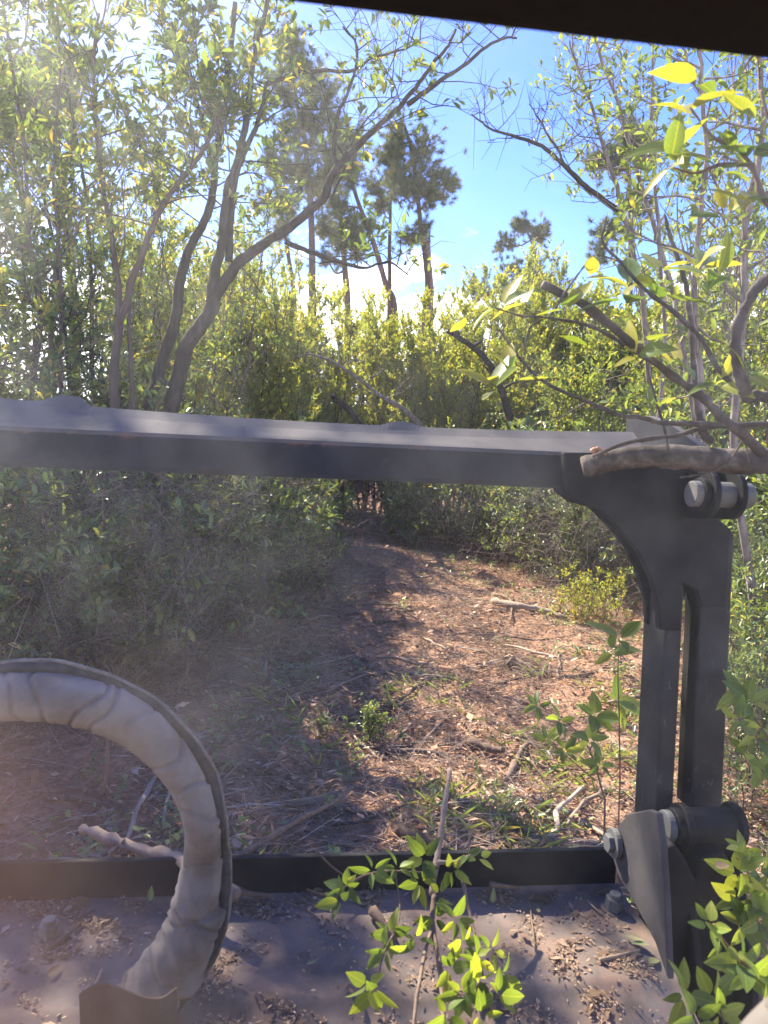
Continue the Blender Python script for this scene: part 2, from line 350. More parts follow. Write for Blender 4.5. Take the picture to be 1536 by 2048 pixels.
# ------------------------------------------------------------------ pines behind the brush
def make_pine(seed, px_base, px_pts, Y, r0, crown, label, group='tall pines behind the brush', tuft=56, dens=1.0):
    """px_pts: trunk traced as (px, py) at distance Y; crown: list of (px, py, radius_px, n_limbs) foliage masses"""
    rng = np.random.default_rng(seed)
    pts = [at_y(px, py, Y) for px, py in px_pts]; base = pts[0].copy(); base[2] = 0; base[0] -= (pts[1][0]-pts[0][0])*.3
    root = empty('pine_tree', tuple(base)); tr = Acc(); nd_ = Acc()
    P = smooth_path([base-base]+[p-base for p in pts], 5); k = len(P)
    tube(tr, P, np.linspace(r0, r0*.25, k), 8, .3, True, .06, rng)
    px2m = Y/FPX
    for (cx, cy_, rp, nl) in crown:
        c = at_y(cx, cy_, Y)-base; R = rp*px2m
        j = np.argmin(np.linalg.norm(P-(c-np.array([0, 0, R*.5])), axis=1)); o = P[j]
        bend = smooth_path([o, o*.5+c*.5+rng.standard_normal(3)*R*.15-UP*R*.15, c], 4)
        tube(tr, bend, np.linspace(r0*.32, r0*.16, len(bend)), 5, .2, False)
        for b in range(nl):
            d = nrm(rng.standard_normal(3)*np.array([1, 1, .75])+UP*.25); e = c+d*R*rng.uniform(.45, 1.0)
            br = smooth_path([c, c*.5+e*.5-UP*R*.1+rng.standard_normal(3)*R*.08, e], 3)
            tube(tr, br, np.linspace(r0*.13, r0*.06, len(br)), 4, .2, False)
            nt_ = int(13*dens)
            tp = br[rng.integers(2, len(br), nt_)]+rng.standard_normal((nt_, 3))*R*.36; tp[0] = e
            td = nrm(nrm(tp-c)+UP*.5+.4*rng.standard_normal((nt_, 3)))
            sticks(tr, br[rng.integers(2, len(br), nt_)], tp, r0*.05, r0*.03, .2)
            n = nt_*tuft; D = nrm(np.repeat(td, tuft, 0)*.75+rdir(rng, n)); Q = np.repeat(tp, tuft, 0)-np.repeat(td, tuft, 0)*(rng.random((n, 1))*.22)
            Ln = rng.uniform(.22, .36, n)[:, None]; Sd = nrm(np.cross(D, rdir(rng, n)))*.013
            V = np.stack([Q-Sd, Q+Sd, Q+D*Ln-UP*.02], 1)
            nd_.add(V.reshape(-1, 3), np.arange(n*3).reshape(-1, 3), np.repeat(np.clip(rng.normal(.45, .25, nt_), 0, 1), tuft*3))
    tr.obj('trunk', B['pine'], root); nd_.obj('crown', G['needle'], root, smooth=False)
    tag(root, label, 'tree', group); return root
make_pine(1, None, [(850, 640), (855, 560), (838, 420), (828, 330), (812, 260), (800, 235)], 40, .21,
          [(800, 265, 48, 9), (775, 320, 40, 8), (845, 300, 45, 8), (838, 355, 48, 9), (885, 360, 38, 7), (800, 375, 38, 7), (860, 395, 36, 6), (818, 470, 30, 4), (850, 460, 26, 3)],
          'slender pine with the rightmost full crown against the open blue sky')
make_pine(2, None, [(778, 640), (779, 500), (781, 400), (778, 340)], 43, .17, [(775, 350, 30, 5), (750, 385, 30, 5), (765, 415, 22, 3)],
          'thin straight pine just left of the slender pine with a full crown')
make_pine(3, None, [(790, 640), (772, 570), (745, 480), (715, 400), (690, 320), (650, 230)], 38, .2,
          [(700, 350, 36, 6), (680, 410, 34, 6), (735, 455, 28, 4), (690, 470, 34, 5), (705, 300, 34, 5)], 'pine whose bare lower trunk leans to the left above the cloud')
make_pine(4, None, [(624, 660), (624, 560), (622, 430), (612, 300), (590, 190), (575, 110)], 36, .23,
          [(585, 95, 42, 8), (610, 150, 50, 9), (650, 195, 46, 8), (560, 170, 40, 7), (640, 260, 56, 10), (690, 275, 40, 7), (590, 280, 46, 8), (600, 350, 46, 8), (550, 330, 40, 6), (650, 350, 40, 7), (575, 420, 34, 5), (645, 440, 30, 4)],
          'tallest pine with a big blue-green crown behind the forked tree')
make_pine(5, None, [(695, 640), (690, 540), (682, 440), (668, 340), (655, 260)], 41, .23, [(660, 300, 42, 7), (640, 380, 40, 6), (700, 440, 34, 5), (668, 470, 32, 5), (655, 520, 26, 3), (715, 500, 28, 4)],
          'pine with ragged lower limbs between the tallest pine and the leaning one')
make_pine(6, None, [(1085, 660), (1072, 520), (1062, 480), (1050, 455)], 44, .16, [(1040, 455, 26, 6), (1075, 462, 26, 6), (1012, 490, 22, 4), (1025, 540, 26, 4), (1060, 560, 40, 7), (1090, 565, 34, 6), (965, 585, 34, 6)],
          'small pine standing alone low in the gap of blue sky')
make_pine(7, None, [(1256, 720), (1258, 600), (1262, 480), (1258, 360), (1245, 270)], 34, .25, [(1250, 270, 40, 6), (1225, 320, 36, 6), (1215, 460, 34, 5), (1200, 510, 30, 4), (1280, 300, 40, 6), (1270, 410, 36, 5), (1190, 330, 26, 4)],
          'pine half hidden behind the thin grey trees on the right')
make_pine(8, None, [(150, 700), (135, 450), (115, 300), (100, 160), (95, 110)], 26, .2, [(95, 140, 50, 8), (60, 190, 50, 8), (130, 190, 46, 8), (40, 260, 46, 7), (100, 250, 46, 7), (150, 130, 30, 5)],
          'pine with soft needle clusters at the top left above the bay trees')
make_pine(9, None, [(590, 640), (578, 520), (560, 420), (545, 330)], 46, .2, [(545, 330, 40, 6), (530, 400, 36, 5), (575, 395, 30, 4), (560, 460, 28, 4)],
          'thin pine with a bent trunk left of the tallest pine')
# the snapped dead pine beside the slender one
rng = np.random.default_rng(77)
sn = Acc(); sp_ = [at_y(857, 640, 40.6), at_y(858, 560, 40.6), at_y(855, 520, 40.6), at_y(856, 482, 40.6)]
b0 = sp_[0].copy(); b0[2] = 0; sroot = empty('dead_pine_snag', tuple(b0))
pp = smooth_path([np.zeros(3)]+[p-b0 for p in sp_], 4); tube(sn, pp, np.linspace(.3, .16, len(pp)), 8, .5, True, .08, rng); sn.obj('trunk', B['grey'], sroot)
sn2 = Acc(); tip = pp[-1]
for k in range(6):
    q = tip+np.array([rng.uniform(-.13, .13), rng.uniform(-.1, .1), -.15]); tube(sn2, [q, q+np.array([0, 0, rng.uniform(.4, .9)])], [.05, .012], 4, .6)
sn2.obj('splintered_top', B['grey'], sroot); tag(sroot, 'snapped dead pine trunk with a splintered top beside the slender pine', 'dead tree')

# ------------------------------------------------------------------ wax-myrtle hedge across the end of the track
hedge = Placer([make_plant('wax_myrtle', 100+i, G['myrtle'], B['twig'], 5.35-.3*i, 14, 1.2, .6, 17, .78, 7, .36, 25, .068, .027, t0=.16, up=.85, sr=.022, elev=(.35, 1.2), var_mu=.5, gold=.05) for i in range(4)])
HB = [(-1.4, 12.6, .9), (-.5, 13.6, 1.0), (-2.3, 13.5, 1.1), (.3, 15.4, .93), (1.3, 17.2, .95), (2.2, 15.6, .92), (2.9, 14.2, .93), (3.8, 15.0, .98), (4.6, 13.8, .98), (5.5, 14.6, 1.03), (6.3, 13.4, 1.0), (7.2, 14.4, 1.05), (8.2, 13.5, 1.05),
      (-1.0, 17.0, 1.1), (.6, 19.0, 1.1), (2.6, 19.0, 1.08), (4.4, 18.5, 1.1), (6.2, 18.5, 1.1), (8.3, 17.5, 1.12), (-3.0, 16.5, 1.2)]
HL = ['wax myrtle at the left end of the hedge, beside the forked tree', 'wax myrtle just right of the forked tree, its top below the tallest pine', 'tall wax myrtle behind the trunks of the forked tree',
      'wax myrtle left of where the track vanishes, with a gap of sky beside it', 'wax myrtle closing the far end of the track', 'wax myrtle right of the track end, below the cloud',
      'yellow-green wax myrtle below the slender pine', 'wax myrtle behind the leaning broken trunk, below open sky', 'wax myrtle below the small lone pine', 'wax myrtle behind the cut end of the broken grey limb',
      'wax myrtle below the pine hidden by the grey trees', 'wax myrtle behind the grey saplings above the steel arm', 'wax myrtle at the right end of the hedge',
      'back row wax myrtle left of the track', 'back row wax myrtle behind the track end', 'back row wax myrtle below the white cloud', 'back row wax myrtle below the open blue gap', 'back row wax myrtle right of the lone pine', 'back row wax myrtle at far right', 'back row wax myrtle far left behind the bay trees']
for k, (x, y, s) in enumerate(HB):
    hedge.put(x, y, HL[k], 'shrub', 'wax myrtles across the end of the track', k*1.7, s)

# ------------------------------------------------------------------ bay trees of the left wall
bay = Placer([make_plant('bay_tree', 200+i, G['bay'], B['twig'], 6.4, 6, 1.0, .4, 17, .85, 7, .34, 10, .078, .029, t0=.2, tipbias=2.4, up=.55, sr=.032, kind='full', var_mu=.45, dead=60) for i in range(3)])
BB = [(-2.55, 5.7, 1.0), (-1.9, 6.6, .95), (-1.0, 7.7, .62), (-2.9, 7.4, .72), (-2.0, 8.6, .70), (-1.3, 9.6, .66), (-3.6, 9.3, .95), (-3.7, 6.0, .8), (-2.3, 10.8, .85)]
BL = ['bay tree at the left edge of the picture, leaves against the sky', 'bay tree between the left edge and the thin brown trunk', 'bay tree behind the fork of the dark trunk', 'second-row bay tree below the soft pine at top left',
      'second-row bay tree behind the thin brown trunk', 'bay tree right of the dark trunk, sloping down to the hedge', 'back bay tree in the far left corner', 'bay tree cut off by the left edge, nearest the sun', 'back bay tree behind the dark trunk']
for k, (x, y, s) in enumerate(BB):
    bay.put(x, y, BL[k], 'tree', 'bay trees walling the left side', k*2.3+.5, s)

# ------------------------------------------------------------------ undergrowth: low dark shrubs
low = Placer([make_plant('low_shrub', 300+i, G['dark'], B['twig'], 1.7, ns_, .6, .45, 9, .45, 5, .26, nl_, L_, W_, t0=.08, up=.4, sr=.009, kind='full', var_mu=vm, dead=320, gold=.04)
              for i, (ns_, nl_, L_, W_, vm) in enumerate([(11, 7, .07, .03, .42), (9, 6, .105, .042, .5), (12, 10, .048, .02, .38), (9, 7, .08, .026, .55)])])
LB = [(-1.75, 3.75, .75), (-1.1, 4.6, .8), (-1.9, 4.9, 1.0), (-.75, 5.5, .85), (-1.4, 5.9, 1.1), (-.45, 6.5, .9), (-.95, 6.9, 1.1), (.0, 7.5, .85), (-.15, 8.6, 1.0), (.2, 9.7, .85), (-.5, 10.8, 1.1), (.1, 12.2, .9), (-2.6, 5.2, 1.2),
      (2.1, 12.9, 1.0), (2.75, 12.0, 1.05), (3.3, 11.0, 1.0), (3.5, 9.7, .9), (3.9, 10.5, 1.15), (3.65, 8.6, .75), (4.4, 9.2, 1.2), (4.1, 7.7, .8), (4.9, 8.0, 1.2), (3.7, 12.6, 1.3), (5.3, 9.5, 1.4), (4.5, 11.3, 1.4), (5.7, 11.5, 1.5), (.5, 14.6, 1.0), (1.5, 16.0, 1.3), (-.5, 14.2, 1.2), (2.4, 14.6, 1.2), (3.2, 4.7, .6), (2.75, 3.9, .55), (3.7, 5.6, .7), (4.3, 6.4, .9), (2.35, 3.1, .5)]
LL = ['dark shrub nearest the machine at the left edge above the hose', 'low shrub just above the top of the hose arch', 'shrub with brown twigs at the left edge under the steel bar', 'low shrub left of the track, in front of the leaning stem',
      'twiggy shrub at the foot of the thin brown trunk', 'bright low shrub on the left verge of the track', 'shrub at the foot of the dark trunk', 'shrub leaning over the left rut', 'shrub on the left verge halfway to the bend', 'shrub beside the fallen reddish log',
      'far shrub on the left verge under the steel bar', 'far shrub at the left of the track bend', 'shrub in the far left shade under the steel bar',
      'dark dense shrub in the middle where the track bends', 'dark shrub right of the bend', 'shrub on the right verge with grey dead twigs', 'shrub with sunlit yellow leaves on the right verge', 'shrub behind the grey twig tangle',
      'small shrub at the right rut near the pale stick', 'shrub between the twig tangle and the steel knee', 'shrub left of the steel upright, low by the verge', 'shrub behind the steel upright', 'tall dark shrub behind the bend on the right', 'shrub in the right thicket behind the steel knee',
      'shrub under the steel bar right of the track', 'back shrub in the right thicket', 'far shrub closing the bend of the track', 'farthest shrub behind the bend', 'far shrub left of the leaning pale pole', 'far shrub right of the bend under the steel bar',
      'sunlit shrub just right of the steel upright', 'shrub right of the steel upright, low at the picture edge', 'shrub behind the right edge beside the upright', 'shrub right of the upright under the side branch', 'low shrub beside the lower pivot at the right edge']
for k, (x, y, s) in enumerate(LB):
    low.put(x, y, LL[k], 'shrub', 'undergrowth shrubs beside the track', k*1.9, s)

# ------------------------------------------------------------------ right side: myrtle thicket and thin grey trees
thk = Placer([make_plant('thicket_shrub', 400+i, G['pale'], B['twig'], 3.8, 9, 1.0, .5, 13, .7, 6, .32, 12, .07, .028, t0=.1, up=.6, sr=.016, kind='full', var_mu=.55, gold=.06, dead=160) for i in range(2)])
for k, (x, y, s, lb) in enumerate([(4.5, 10.4, 1.0, 'sunlit thicket shrub right of the broken grey limb'), (5.6, 9.2, 1.05, 'thicket shrub behind the pale upright sapling'), (6.6, 8.6, 1.1, 'thicket shrub at the right edge, above the branch on the bar'),
                                   (5.9, 11.6, 1.1, 'back thicket shrub behind the saplings'), (7.3, 10.3, 1.15, 'back thicket shrub at the right edge'), (5.0, 6.3, .85, 'thicket shrub right of the steel upright, at the picture edge'), (4.6, 5.3, .7, 'low thicket shrub by the right edge beside the upright'),
                                   (3.6, 4.1, .5, 'small thicket shrub low at the right edge, below the middle')]):
    thk.put(x, y, lb, 'shrub', 'thicket shrubs on the right', k*2.1, s)
thin = Placer([make_plant('thin_grey_tree', 500+i, G['pale'], B['grey'], 6.6, 5, 1.2, .35, 17, 1.0, 6, .42, 9, .066, .024, t0=.3, up=.55, sr=.03, bare=.3, kind='full', var_mu=.4, wob=.12, lean=(-.3, 0), gold=.015, tr=.0032, tipbias=2) for i in range(2)])
for k, (x, y, s, lb) in enumerate([(5.0, 8.3, 1.0, 'thin grey tree leaning left, its bare tips below the cab roof edge'), (5.7, 7.3, 1.0, 'thin grey tree right of the pale upright sapling'), (6.4, 9.6, 1.1, 'thin grey tree at the right edge behind the yellow leaves'), (7.2, 8.2, 1.05, 'thin grey tree cut off by the right edge')]):
    thin.put(x, y, lb, 'tree', 'thin grey trees on the right', k*1.3+.4, s)

# ------------------------------------------------------------------ the dark forked tree and its neighbours, traced at their distance
def limb(acc, pts, Y, r0, r1, base, ns=8, dy=0.0, seed=0, var=.3):
    """pts in photograph pixels at distance Y (growing towards the camera by dy); returns the smoothed polyline relative to base"""
    rng = np.random.default_rng(seed)
    n = len(pts); P = np.array([at_y(px, py, Y-dy*i/(n-1)) for i, (px, py) in enumerate(pts)])
    if base is not None: P = P-base
    S = smooth_path(P, 6); S = S+np.cumsum(rng.normal(0, .004, S.shape), 0)*(1 if len(S) > 8 else 0)
    tube(acc, S, np.linspace(r0, r1, len(S)), ns, var, True, .05, rng); return S
def ground_under(px, py, Y):
    p = at_y(px, py, Y); return np.array([p[0], p[1], float(gz(p[0], p[1]))-.05])
def canopy(root, wood, rng, stems, nb, bl, nt, tl, nl, L, Wd, leafmat, t0=.3, up=.45, var_mu=.5, bare=0.0, name='crown', elev=(-.2, 1.1), kind='full', br=.007, gold=.04, tr=.002):
    lf = Acc(); T0, T1 = branch_set(wood, rng, stems, nb, bl, nt, tl, t0, up, bare, br=br, tr=tr, elev=elev)
    leaf_on_twigs(lf, rng, T0, T1, nl, L, Wd, up=up, kind=kind, var_mu=var_mu, gold=gold, tipbias=2.4)
    lf.obj(name, leafmat, root, smooth=False)

rng = np.random.default_rng(11)
bs = ground_under(330, 1250, 5.5); root = empty('forked_tree', tuple(bs)); w = Acc()
trunk = limb(w, [(300, 1180), (325, 950), (345, 820), (365, 735), (375, 690), (410, 635), (432, 590)], 5.5, .062, .052, bs, 10, seed=1)
l1 = limb(w, [(428, 600), (460, 555), (500, 515), (550, 488), (620, 440), (660, 405), (680, 350), (720, 300), (770, 250), (815, 210), (850, 160), (890, 110), (915, 65)], 5.5, .043, .008, bs, 8, .5, 2)
l2 = limb(w, [(420, 605), (432, 520), (445, 470), (455, 400), (480, 320), (500, 230), (510, 130), (530, 30), (545, -60)], 5.5, .038, .014, bs, 8, -.2, 3)
l3 = limb(w, [(815, 212), (870, 170), (930, 125), (985, 80), (1030, 70)], 5.1, .018, .006, bs, 6, .1, 4)
l4 = limb(w, [(678, 355), (670, 300), (680, 230), (710, 170), (725, 90), (700, 40)], 5.2, .018, .006, bs, 6, .1, 5)
l5 = limb(w, [(530, 165), (580, 145), (640, 138), (700, 145), (745, 120), (800, 100), (850, 75)], 5.5, .018, .005, bs, 6, .2, 6)
l6 = limb(w, [(570, 482), (620, 500), (700, 520), (740, 530), (790, 515), (830, 540)], 5.4, .02, .005, bs, 6, -.2, 7)
l7 = limb(w, [(665, 400), (690, 335), (700, 290), (760, 215), (790, 195)], 5.25, .01, .004, bs, 5, 0, 8)
l8 = limb(w, [(458, 520), (462, 440), (478, 340), (520, 250), (535, 170)], 5.6, .03, .012, bs, 7, 0, 9)
canopy(root, w, rng, [l2[len(l2)//3:], l8], 9, .6, 5, .28, 9, .075, .027, G['bay'], t0=.15, up=.5, var_mu=.5)
lfa = Acc()
T0, T1 = branch_set(w, rng, [l1[len(l1)//2:], l3, l4, l5[len(l5)//2:], l7, l6], 9, .6, 5, .3, .25, .25, .72, br=.005, tr=.0022, elev=(-.3, 1.1))
leaf_on_twigs(lfa, rng, T0, T1, 9, .07, .026, up=.5, kind='full', var_mu=.5, tipbias=2); lfa.obj('sparse_leaves', G['bay'], root, smooth=False)
w.obj('trunk', B['dark'], root); tag(root, 'dark forked tree trunk on the left with a long limb reaching over the track', 'tree')

bs = ground_under(300, 1250, 5.9); root = empty('leaning_stem_tree', tuple(bs)); w = Acc()
s1 = limb(w, [(230, 1180), (265, 950), (300, 805), (325, 700), (350, 620), (358, 540), (372, 490), (405, 420), (420, 330), (430, 240), (450, 130), (460, 0)], 5.9, .055, .018, bs, 8, 0, 12)
s2 = limb(w, [(420, 330), (400, 240), (360, 150), (345, 60)], 5.9, .02, .008, bs, 6, 0, 13)
canopy(root, w, rng, [s1[len(s1)//2:], s2], 16, .7, 6, .3, 10, .075, .027, G['bay'], t0=.15, up=.5); w.obj('trunk', B['dark'], root)
tag(root, 'second dark trunk just left of the forked tree, curving to the right', 'tree')
bs = ground_under(200, 1250, 5.2); root = empty('thin_pale_tree', tuple(bs)); w = Acc()
s1 = limb(w, [(195, 1190), (205, 1050), (225, 900), (232, 800), (236, 720), (243, 650), (262, 590), (285, 520), (310, 460), (350, 390), (415, 300), (440, 240)], 5.2, .042, .012, bs, 8, 0, 14)
s2 = limb(w, [(243, 650), (235, 560), (215, 430), (190, 300), (180, 150), (182, 20)], 5.2, .022, .008, bs, 6, 0, 15)
s3 = limb(w, [(200, 1170), (240, 1060), (260, 960), (262, 850), (250, 700), (248, 600)], 5.25, .03, .012, bs, 6, 0, 16)
canopy(root, w, rng, [s2, s1[len(s1)*2//3:]], 18, .7, 6, .28, 10, .07, .026, G['bay'], t0=.2, up=.5, var_mu=.55); w.obj('trunk', B['pine'], root)
tag(root, 'thin brown trunk forking in a V at the left', 'tree')
bs = ground_under(640, 1200, 7.6); root = empty('leaning_sapling', tuple(bs)); w = Acc()
limb(w, [(650, 1205), (640, 1165), (618, 1125), (590, 1100), (540, 1080), (500, 1065)], 7.6, .035, .015, bs, 6, .3, 17)
w.obj('stem', B['dark'], root); tag(root, 'bent brown stem arching over the left verge below the steel bar', 'branch')

def bare_branch(name, pts, Y, r0, r1, bark, label, twigs=14, dy=0., seed=0, cat='branch', tl=.35, leafy=0, leafmat=None, up=.2, group=None):
    rng = np.random.default_rng(seed+50); p0 = at_y(*pts[0], Y); root = empty(name, tuple(p0)); w = Acc()
    S = limb(w, pts, Y, r0, r1, p0, 7, dy, seed)
    if cat in ('tree', 'dead tree') or name == 'fallen_limb':
        dv = nrm(S[0]-S[4]); zd = float(gz(p0[0], p0[1]))-p0[2]-.05; t_ = min(zd/min(dv[2], -.2), 2.6); foot = np.array([dv[0]*t_, abs(dv[0]*t_)*.5+(.05 if dv[2] < -.85 else 1.9), zd])
        tube(w, smooth_path([foot, foot*np.array([.55, .4, .5]), np.zeros(3)], 5), np.linspace(r0*1.2, r0, 11), 7, .3, True, .05, rng)
    if twigs:
        T0, T1 = branch_set(w, rng, [S], twigs, tl, 4, tl*.45, .25, up, br=r1*.8, tr=.0028, elev=(-.6, 1.1))
        if leafy: lf = Acc(); leaf_on_twigs(lf, rng, T0, T1, leafy+3, .06, .024, up=.4, kind='full', var_mu=.42, gold=.01, tipbias=2); lf.obj('leaves', leafmat, root, smooth=False)
    w.obj('limb', bark, root); tag(root, label, cat, group); return root
bare_branch('bare_branch', [(1240, 420), (1180, 380), (1130, 335), (1080, 290), (1030, 270), (985, 258), (945, 225)], 6.0, .026, .006, B['dark'], 'bare dark branch reaching left into the blue sky from the right', 16, .1, 21, tl=.5)
bare_branch('bare_branch', [(1140, 345), (1110, 285), (1080, 245), (1055, 215)], 6.0, .012, .004, B['dark'], 'short bare twig rising beside the bare dark branch in the sky', 8, 0, 22, tl=.3)
bare_branch('dead_tree', [(1060, 900), (1020, 830), (1005, 780), (985, 735), (950, 695), (895, 658)], 11.4, .066, .042, B['dark'], 'broken leaning trunk rising left over the hedge behind the steel bar', 5, 0, 23, 'dead tree', tl=.5)
bare_branch('fallen_limb', [(850, 860), (800, 815), (755, 790), (700, 745), (650, 715), (615, 705)], 12.2, .046, .016, B['grey'], 'dead grey limb leaning left above the middle of the steel bar', 12, 0, 24, tl=.6)
bare_branch('fallen_limb', [(720, 850), (690, 815), (660, 790)], 12.6, .053, .04, B['dark'], 'short dead stub just left of the dead grey limb', 0, 0, 25)
bare_branch('grey_sapling', [(1430, 1250), (1420, 1000), (1405, 870), (1390, 700), (1383, 560), (1395, 420), (1402, 300), (1385, 180), (1372, 60)], 3.6, .02, .009, B['grey'], 'pale upright grey sapling rising behind the steel upright to the roof edge', 22, 0, 26, 'tree', tl=.55, leafy=5, leafmat=G['pale'], up=.5)
bare_branch('grey_sapling', [(1330, 1200), (1320, 900), (1335, 700), (1320, 500), (1310, 330), (1305, 180), (1308, 60)], 5.2, .02, .008, B['grey'], 'slender grey sapling left of the pale upright sapling', 22, 0, 27, 'tree', tl=.6, leafy=4, leafmat=G['pale'], up=.5)
bare_branch('grey_sapling', [(1310, 900), (1285, 600), (1250, 430), (1225, 330), (1200, 250), (1175, 170), (1140, 80)], 5.8, .024, .008, B['grey'], 'grey sapling leaning left against the sky with bare fine tips', 26, 0, 28, 'tree', tl=.6, leafy=2, leafmat=G['pale'], up=.5)
bare_branch('grey_sapling', [(1500, 1150), (1470, 900), (1490, 600), (1500, 450), (1530, 300), (1525, 150), (1505, 60)], 4.2, .026, .014, B['grey'], 'grey sapling at the right edge behind the yellow leaves', 20, 0, 29, 'tree', tl=.6, leafy=5, leafmat=G['pale'], up=.5)
bare_branch('grey_sapling', [(1350, 600), (1300, 430), (1270, 330), (1240, 230), (1200, 120), (1180, 60)], 6.4, .024, .01, B['grey'], 'grey sapling crossing behind the bare dark branch', 26, 0, 30, 'tree', tl=.7, leafy=3, leafmat=G['pale'], up=.5)

# ------------------------------------------------------------------ the mulching head carried in front of the cab
def steel(name, lo, hi, dust, rough=.45, scr=1.0, top=None, spec=.14, edge=None, dirty=0):
    m, n, l, o = mat(name); c = n.new('ShaderNodeTexCoord'); co = c.outputs['Object']
    a = noise(n, l, 7, 8, .62, co); b = noise(n, l, 55, 5, .6, co); s = n.new('ShaderNodeMapping'); s.inputs['Scale'].default_value = (9, 9, 4); s.inputs['Rotation'].default_value = (.3, .5, .2)
    l.new(co, s.inputs[0]); sc_ = noise(n, l, 6, 6, .7, s.outputs[0], 1.0)
    r = ramp(n, [(.3, lo), (.6, hi)]); l.new(a.outputs[0], r.inputs[0])
    r2 = ramp(n, [(.60, (0, 0, 0)), (.86, (1, 1, 1))]); l.new(sc_.outputs[0], r2.inputs[0])
    mx1 = n.new('ShaderNodeMix'); mx1.data_type = 'RGBA'; l.new(r.outputs[0], mx1.inputs[6]); mx1.inputs[7].default_value = (.34*scr, .33*scr, .32*scr, 1)
    mu = n.new('ShaderNodeMath'); mu.operation = 'MULTIPLY'; mu.inputs[1].default_value = .55*scr; l.new(r2.outputs[0], mu.inputs[0]); l.new(mu.outputs[0], mx1.inputs[0])
    mp2 = n.new('ShaderNodeMapping'); mp2.inputs['Location'].default_value = (3, 1, 7); l.new(co, mp2.inputs[0])
    ru = noise(n, l, 5 if not dirty else 9, 8, .68, mp2.outputs[0]); r3 = ramp(n, [(.63-.17*dirty, (0, 0, 0)), (.72-.1*dirty, (1, 1, 1))]); l.new(ru.outputs[0], r3.inputs[0])
    mx2 = n.new('ShaderNodeMix'); mx2.data_type = 'RGBA'; l.new(mx1.outputs[2], mx2.inputs[6]); mx2.inputs[7].default_value = (*dust, 1)
    mu2 = n.new('ShaderNodeMath'); mu2.operation = 'MULTIPLY'; mu2.inputs[1].default_value = .6+.2*dirty; l.new(r3.outputs[0], mu2.inputs[0]); l.new(mu2.outputs[0], mx2.inputs[0])
    p = n.new('ShaderNodeBsdfPrincipled'); l.new(mx2.outputs[2], p.inputs['Base Color']); p.inputs['Specular IOR Level'].default_value = spec
    if edge:     # paint rubbed through to rust along the upper front edge
        so_ = n.new('ShaderNodeSeparateXYZ'); l.new(co, so_.inputs[0]); e1 = n.new('ShaderNodeMath'); e1.operation = 'SUBTRACT'; e1.inputs[1].default_value = .955; l.new(so_.outputs[2], e1.inputs[0])
        e2 = n.new('ShaderNodeMath'); e2.operation = 'ABSOLUTE'; l.new(e1.outputs[0], e2.inputs[0]); e3 = n.new('ShaderNodeMapRange'); e3.inputs[1].default_value = .0; e3.inputs[2].default_value = .022; e3.inputs[3].default_value = .24; e3.inputs[4].default_value = 0; l.new(e2.outputs[0], e3.inputs[0])
        mpe = n.new('ShaderNodeMapping'); mpe.inputs['Scale'].default_value = (1, 3, .8); l.new(co, mpe.inputs[0]); ne = noise(n, l, 5, 8, .72, mpe.outputs[0], .6); e4 = n.new('ShaderNodeMath'); e4.operation = 'ADD'; l.new(ne.outputs[0], e4.inputs[0]); l.new(e3.outputs[0], e4.inputs[1])
        re = ramp(n, [(.72, (0, 0, 0)), (.80, (.7, .7, .7))]); l.new(e4.outputs[0], re.inputs[0]); mxe = n.new('ShaderNodeMix'); mxe.data_type = 'RGBA'; l.new(re.outputs[0], mxe.inputs[0]); l.new(mx2.outputs[2], mxe.inputs[6]); mxe.inputs[7].default_value = (.20, .095, .05, 1)
        l.new(mxe.outputs[2], p.inputs['Base Color']); mx2 = mxe
    if top:      # dust tone on upward faces, their sky-lit lightness painted into the colour
        ge = n.new('ShaderNodeNewGeometry'); sz = n.new('ShaderNodeSeparateXYZ'); l.new(ge.outputs['Normal'], sz.inputs[0]); k1 = n.new('ShaderNodeMapRange'); k1.inputs[1].default_value = .18; k1.inputs[2].default_value = .5
        l.new(sz.outputs[2], k1.inputs[0]); k2 = n.new('ShaderNodeMath'); k2.operation = 'MULTIPLY'; l.new(k1.outputs[0], k2.inputs[0]); k3 = n.new('ShaderNodeMapRange'); k3.inputs[1].default_value = .25; k3.inputs[2].default_value = .6; k3.inputs[3].default_value = .45; k3.inputs[4].default_value = 1
        l.new(a.outputs[0], k3.inputs[0]); l.new(k3.outputs[0], k2.inputs[1]); mt = n.new('ShaderNodeMix'); mt.data_type = 'RGBA'; l.new(k2.outputs[0], mt.inputs[0]); l.new(mx2.outputs[2], mt.inputs[6]); mt.inputs[7].default_value = (*top, 1); l.new(mt.outputs[2], p.inputs['Base Color'])
    rr = n.new('ShaderNodeMapRange'); rr.inputs[3].default_value = rough-.1; rr.inputs[4].default_value = rough+.2; l.new(b.outputs[0], rr.inputs[0]); l.new(rr.outputs[0], p.inputs['Roughness'])
    bp = n.new('ShaderNodeBump'); bp.inputs['Strength'].default_value = .25; bp.inputs['Distance'].default_value = .003; l.new(a.outputs[0], bp.inputs['Height']); l.new(bp.outputs[0], p.inputs['Normal'])
    l.new(p.outputs[0], o.inputs[0]); return m
ST = {'bar': steel('grey_worn_paint', (.022, .023, .026), (.042, .043, .046), (.13, .06, .03), .8, .45, top=(.125, .114, .10), edge=(.157, .012)), 'black': steel('black_worn_paint', (.008, .008, .009), (.015, .015, .016), (.05, .036, .028), .6, .3),
      'post': steel('scuffed_black_paint', (.013, .013, .014), (.036, .035, .034), (.10, .075, .06), .55, 1.0),
      'plate': steel('scratched_plate', (.032, .03, .03), (.075, .07, .068), (.12, .09, .07), .55, 1.0),
      'deck': steel('dusty_deck_paint', (.085, .064, .053), (.18, .145, .12), (.26, .17, .115), .65, .6, dirty=1), 'pin': steel('dull_zinc', (.08, .083, .08), (.16, .16, .15), (.16, .11, .07), .4)}
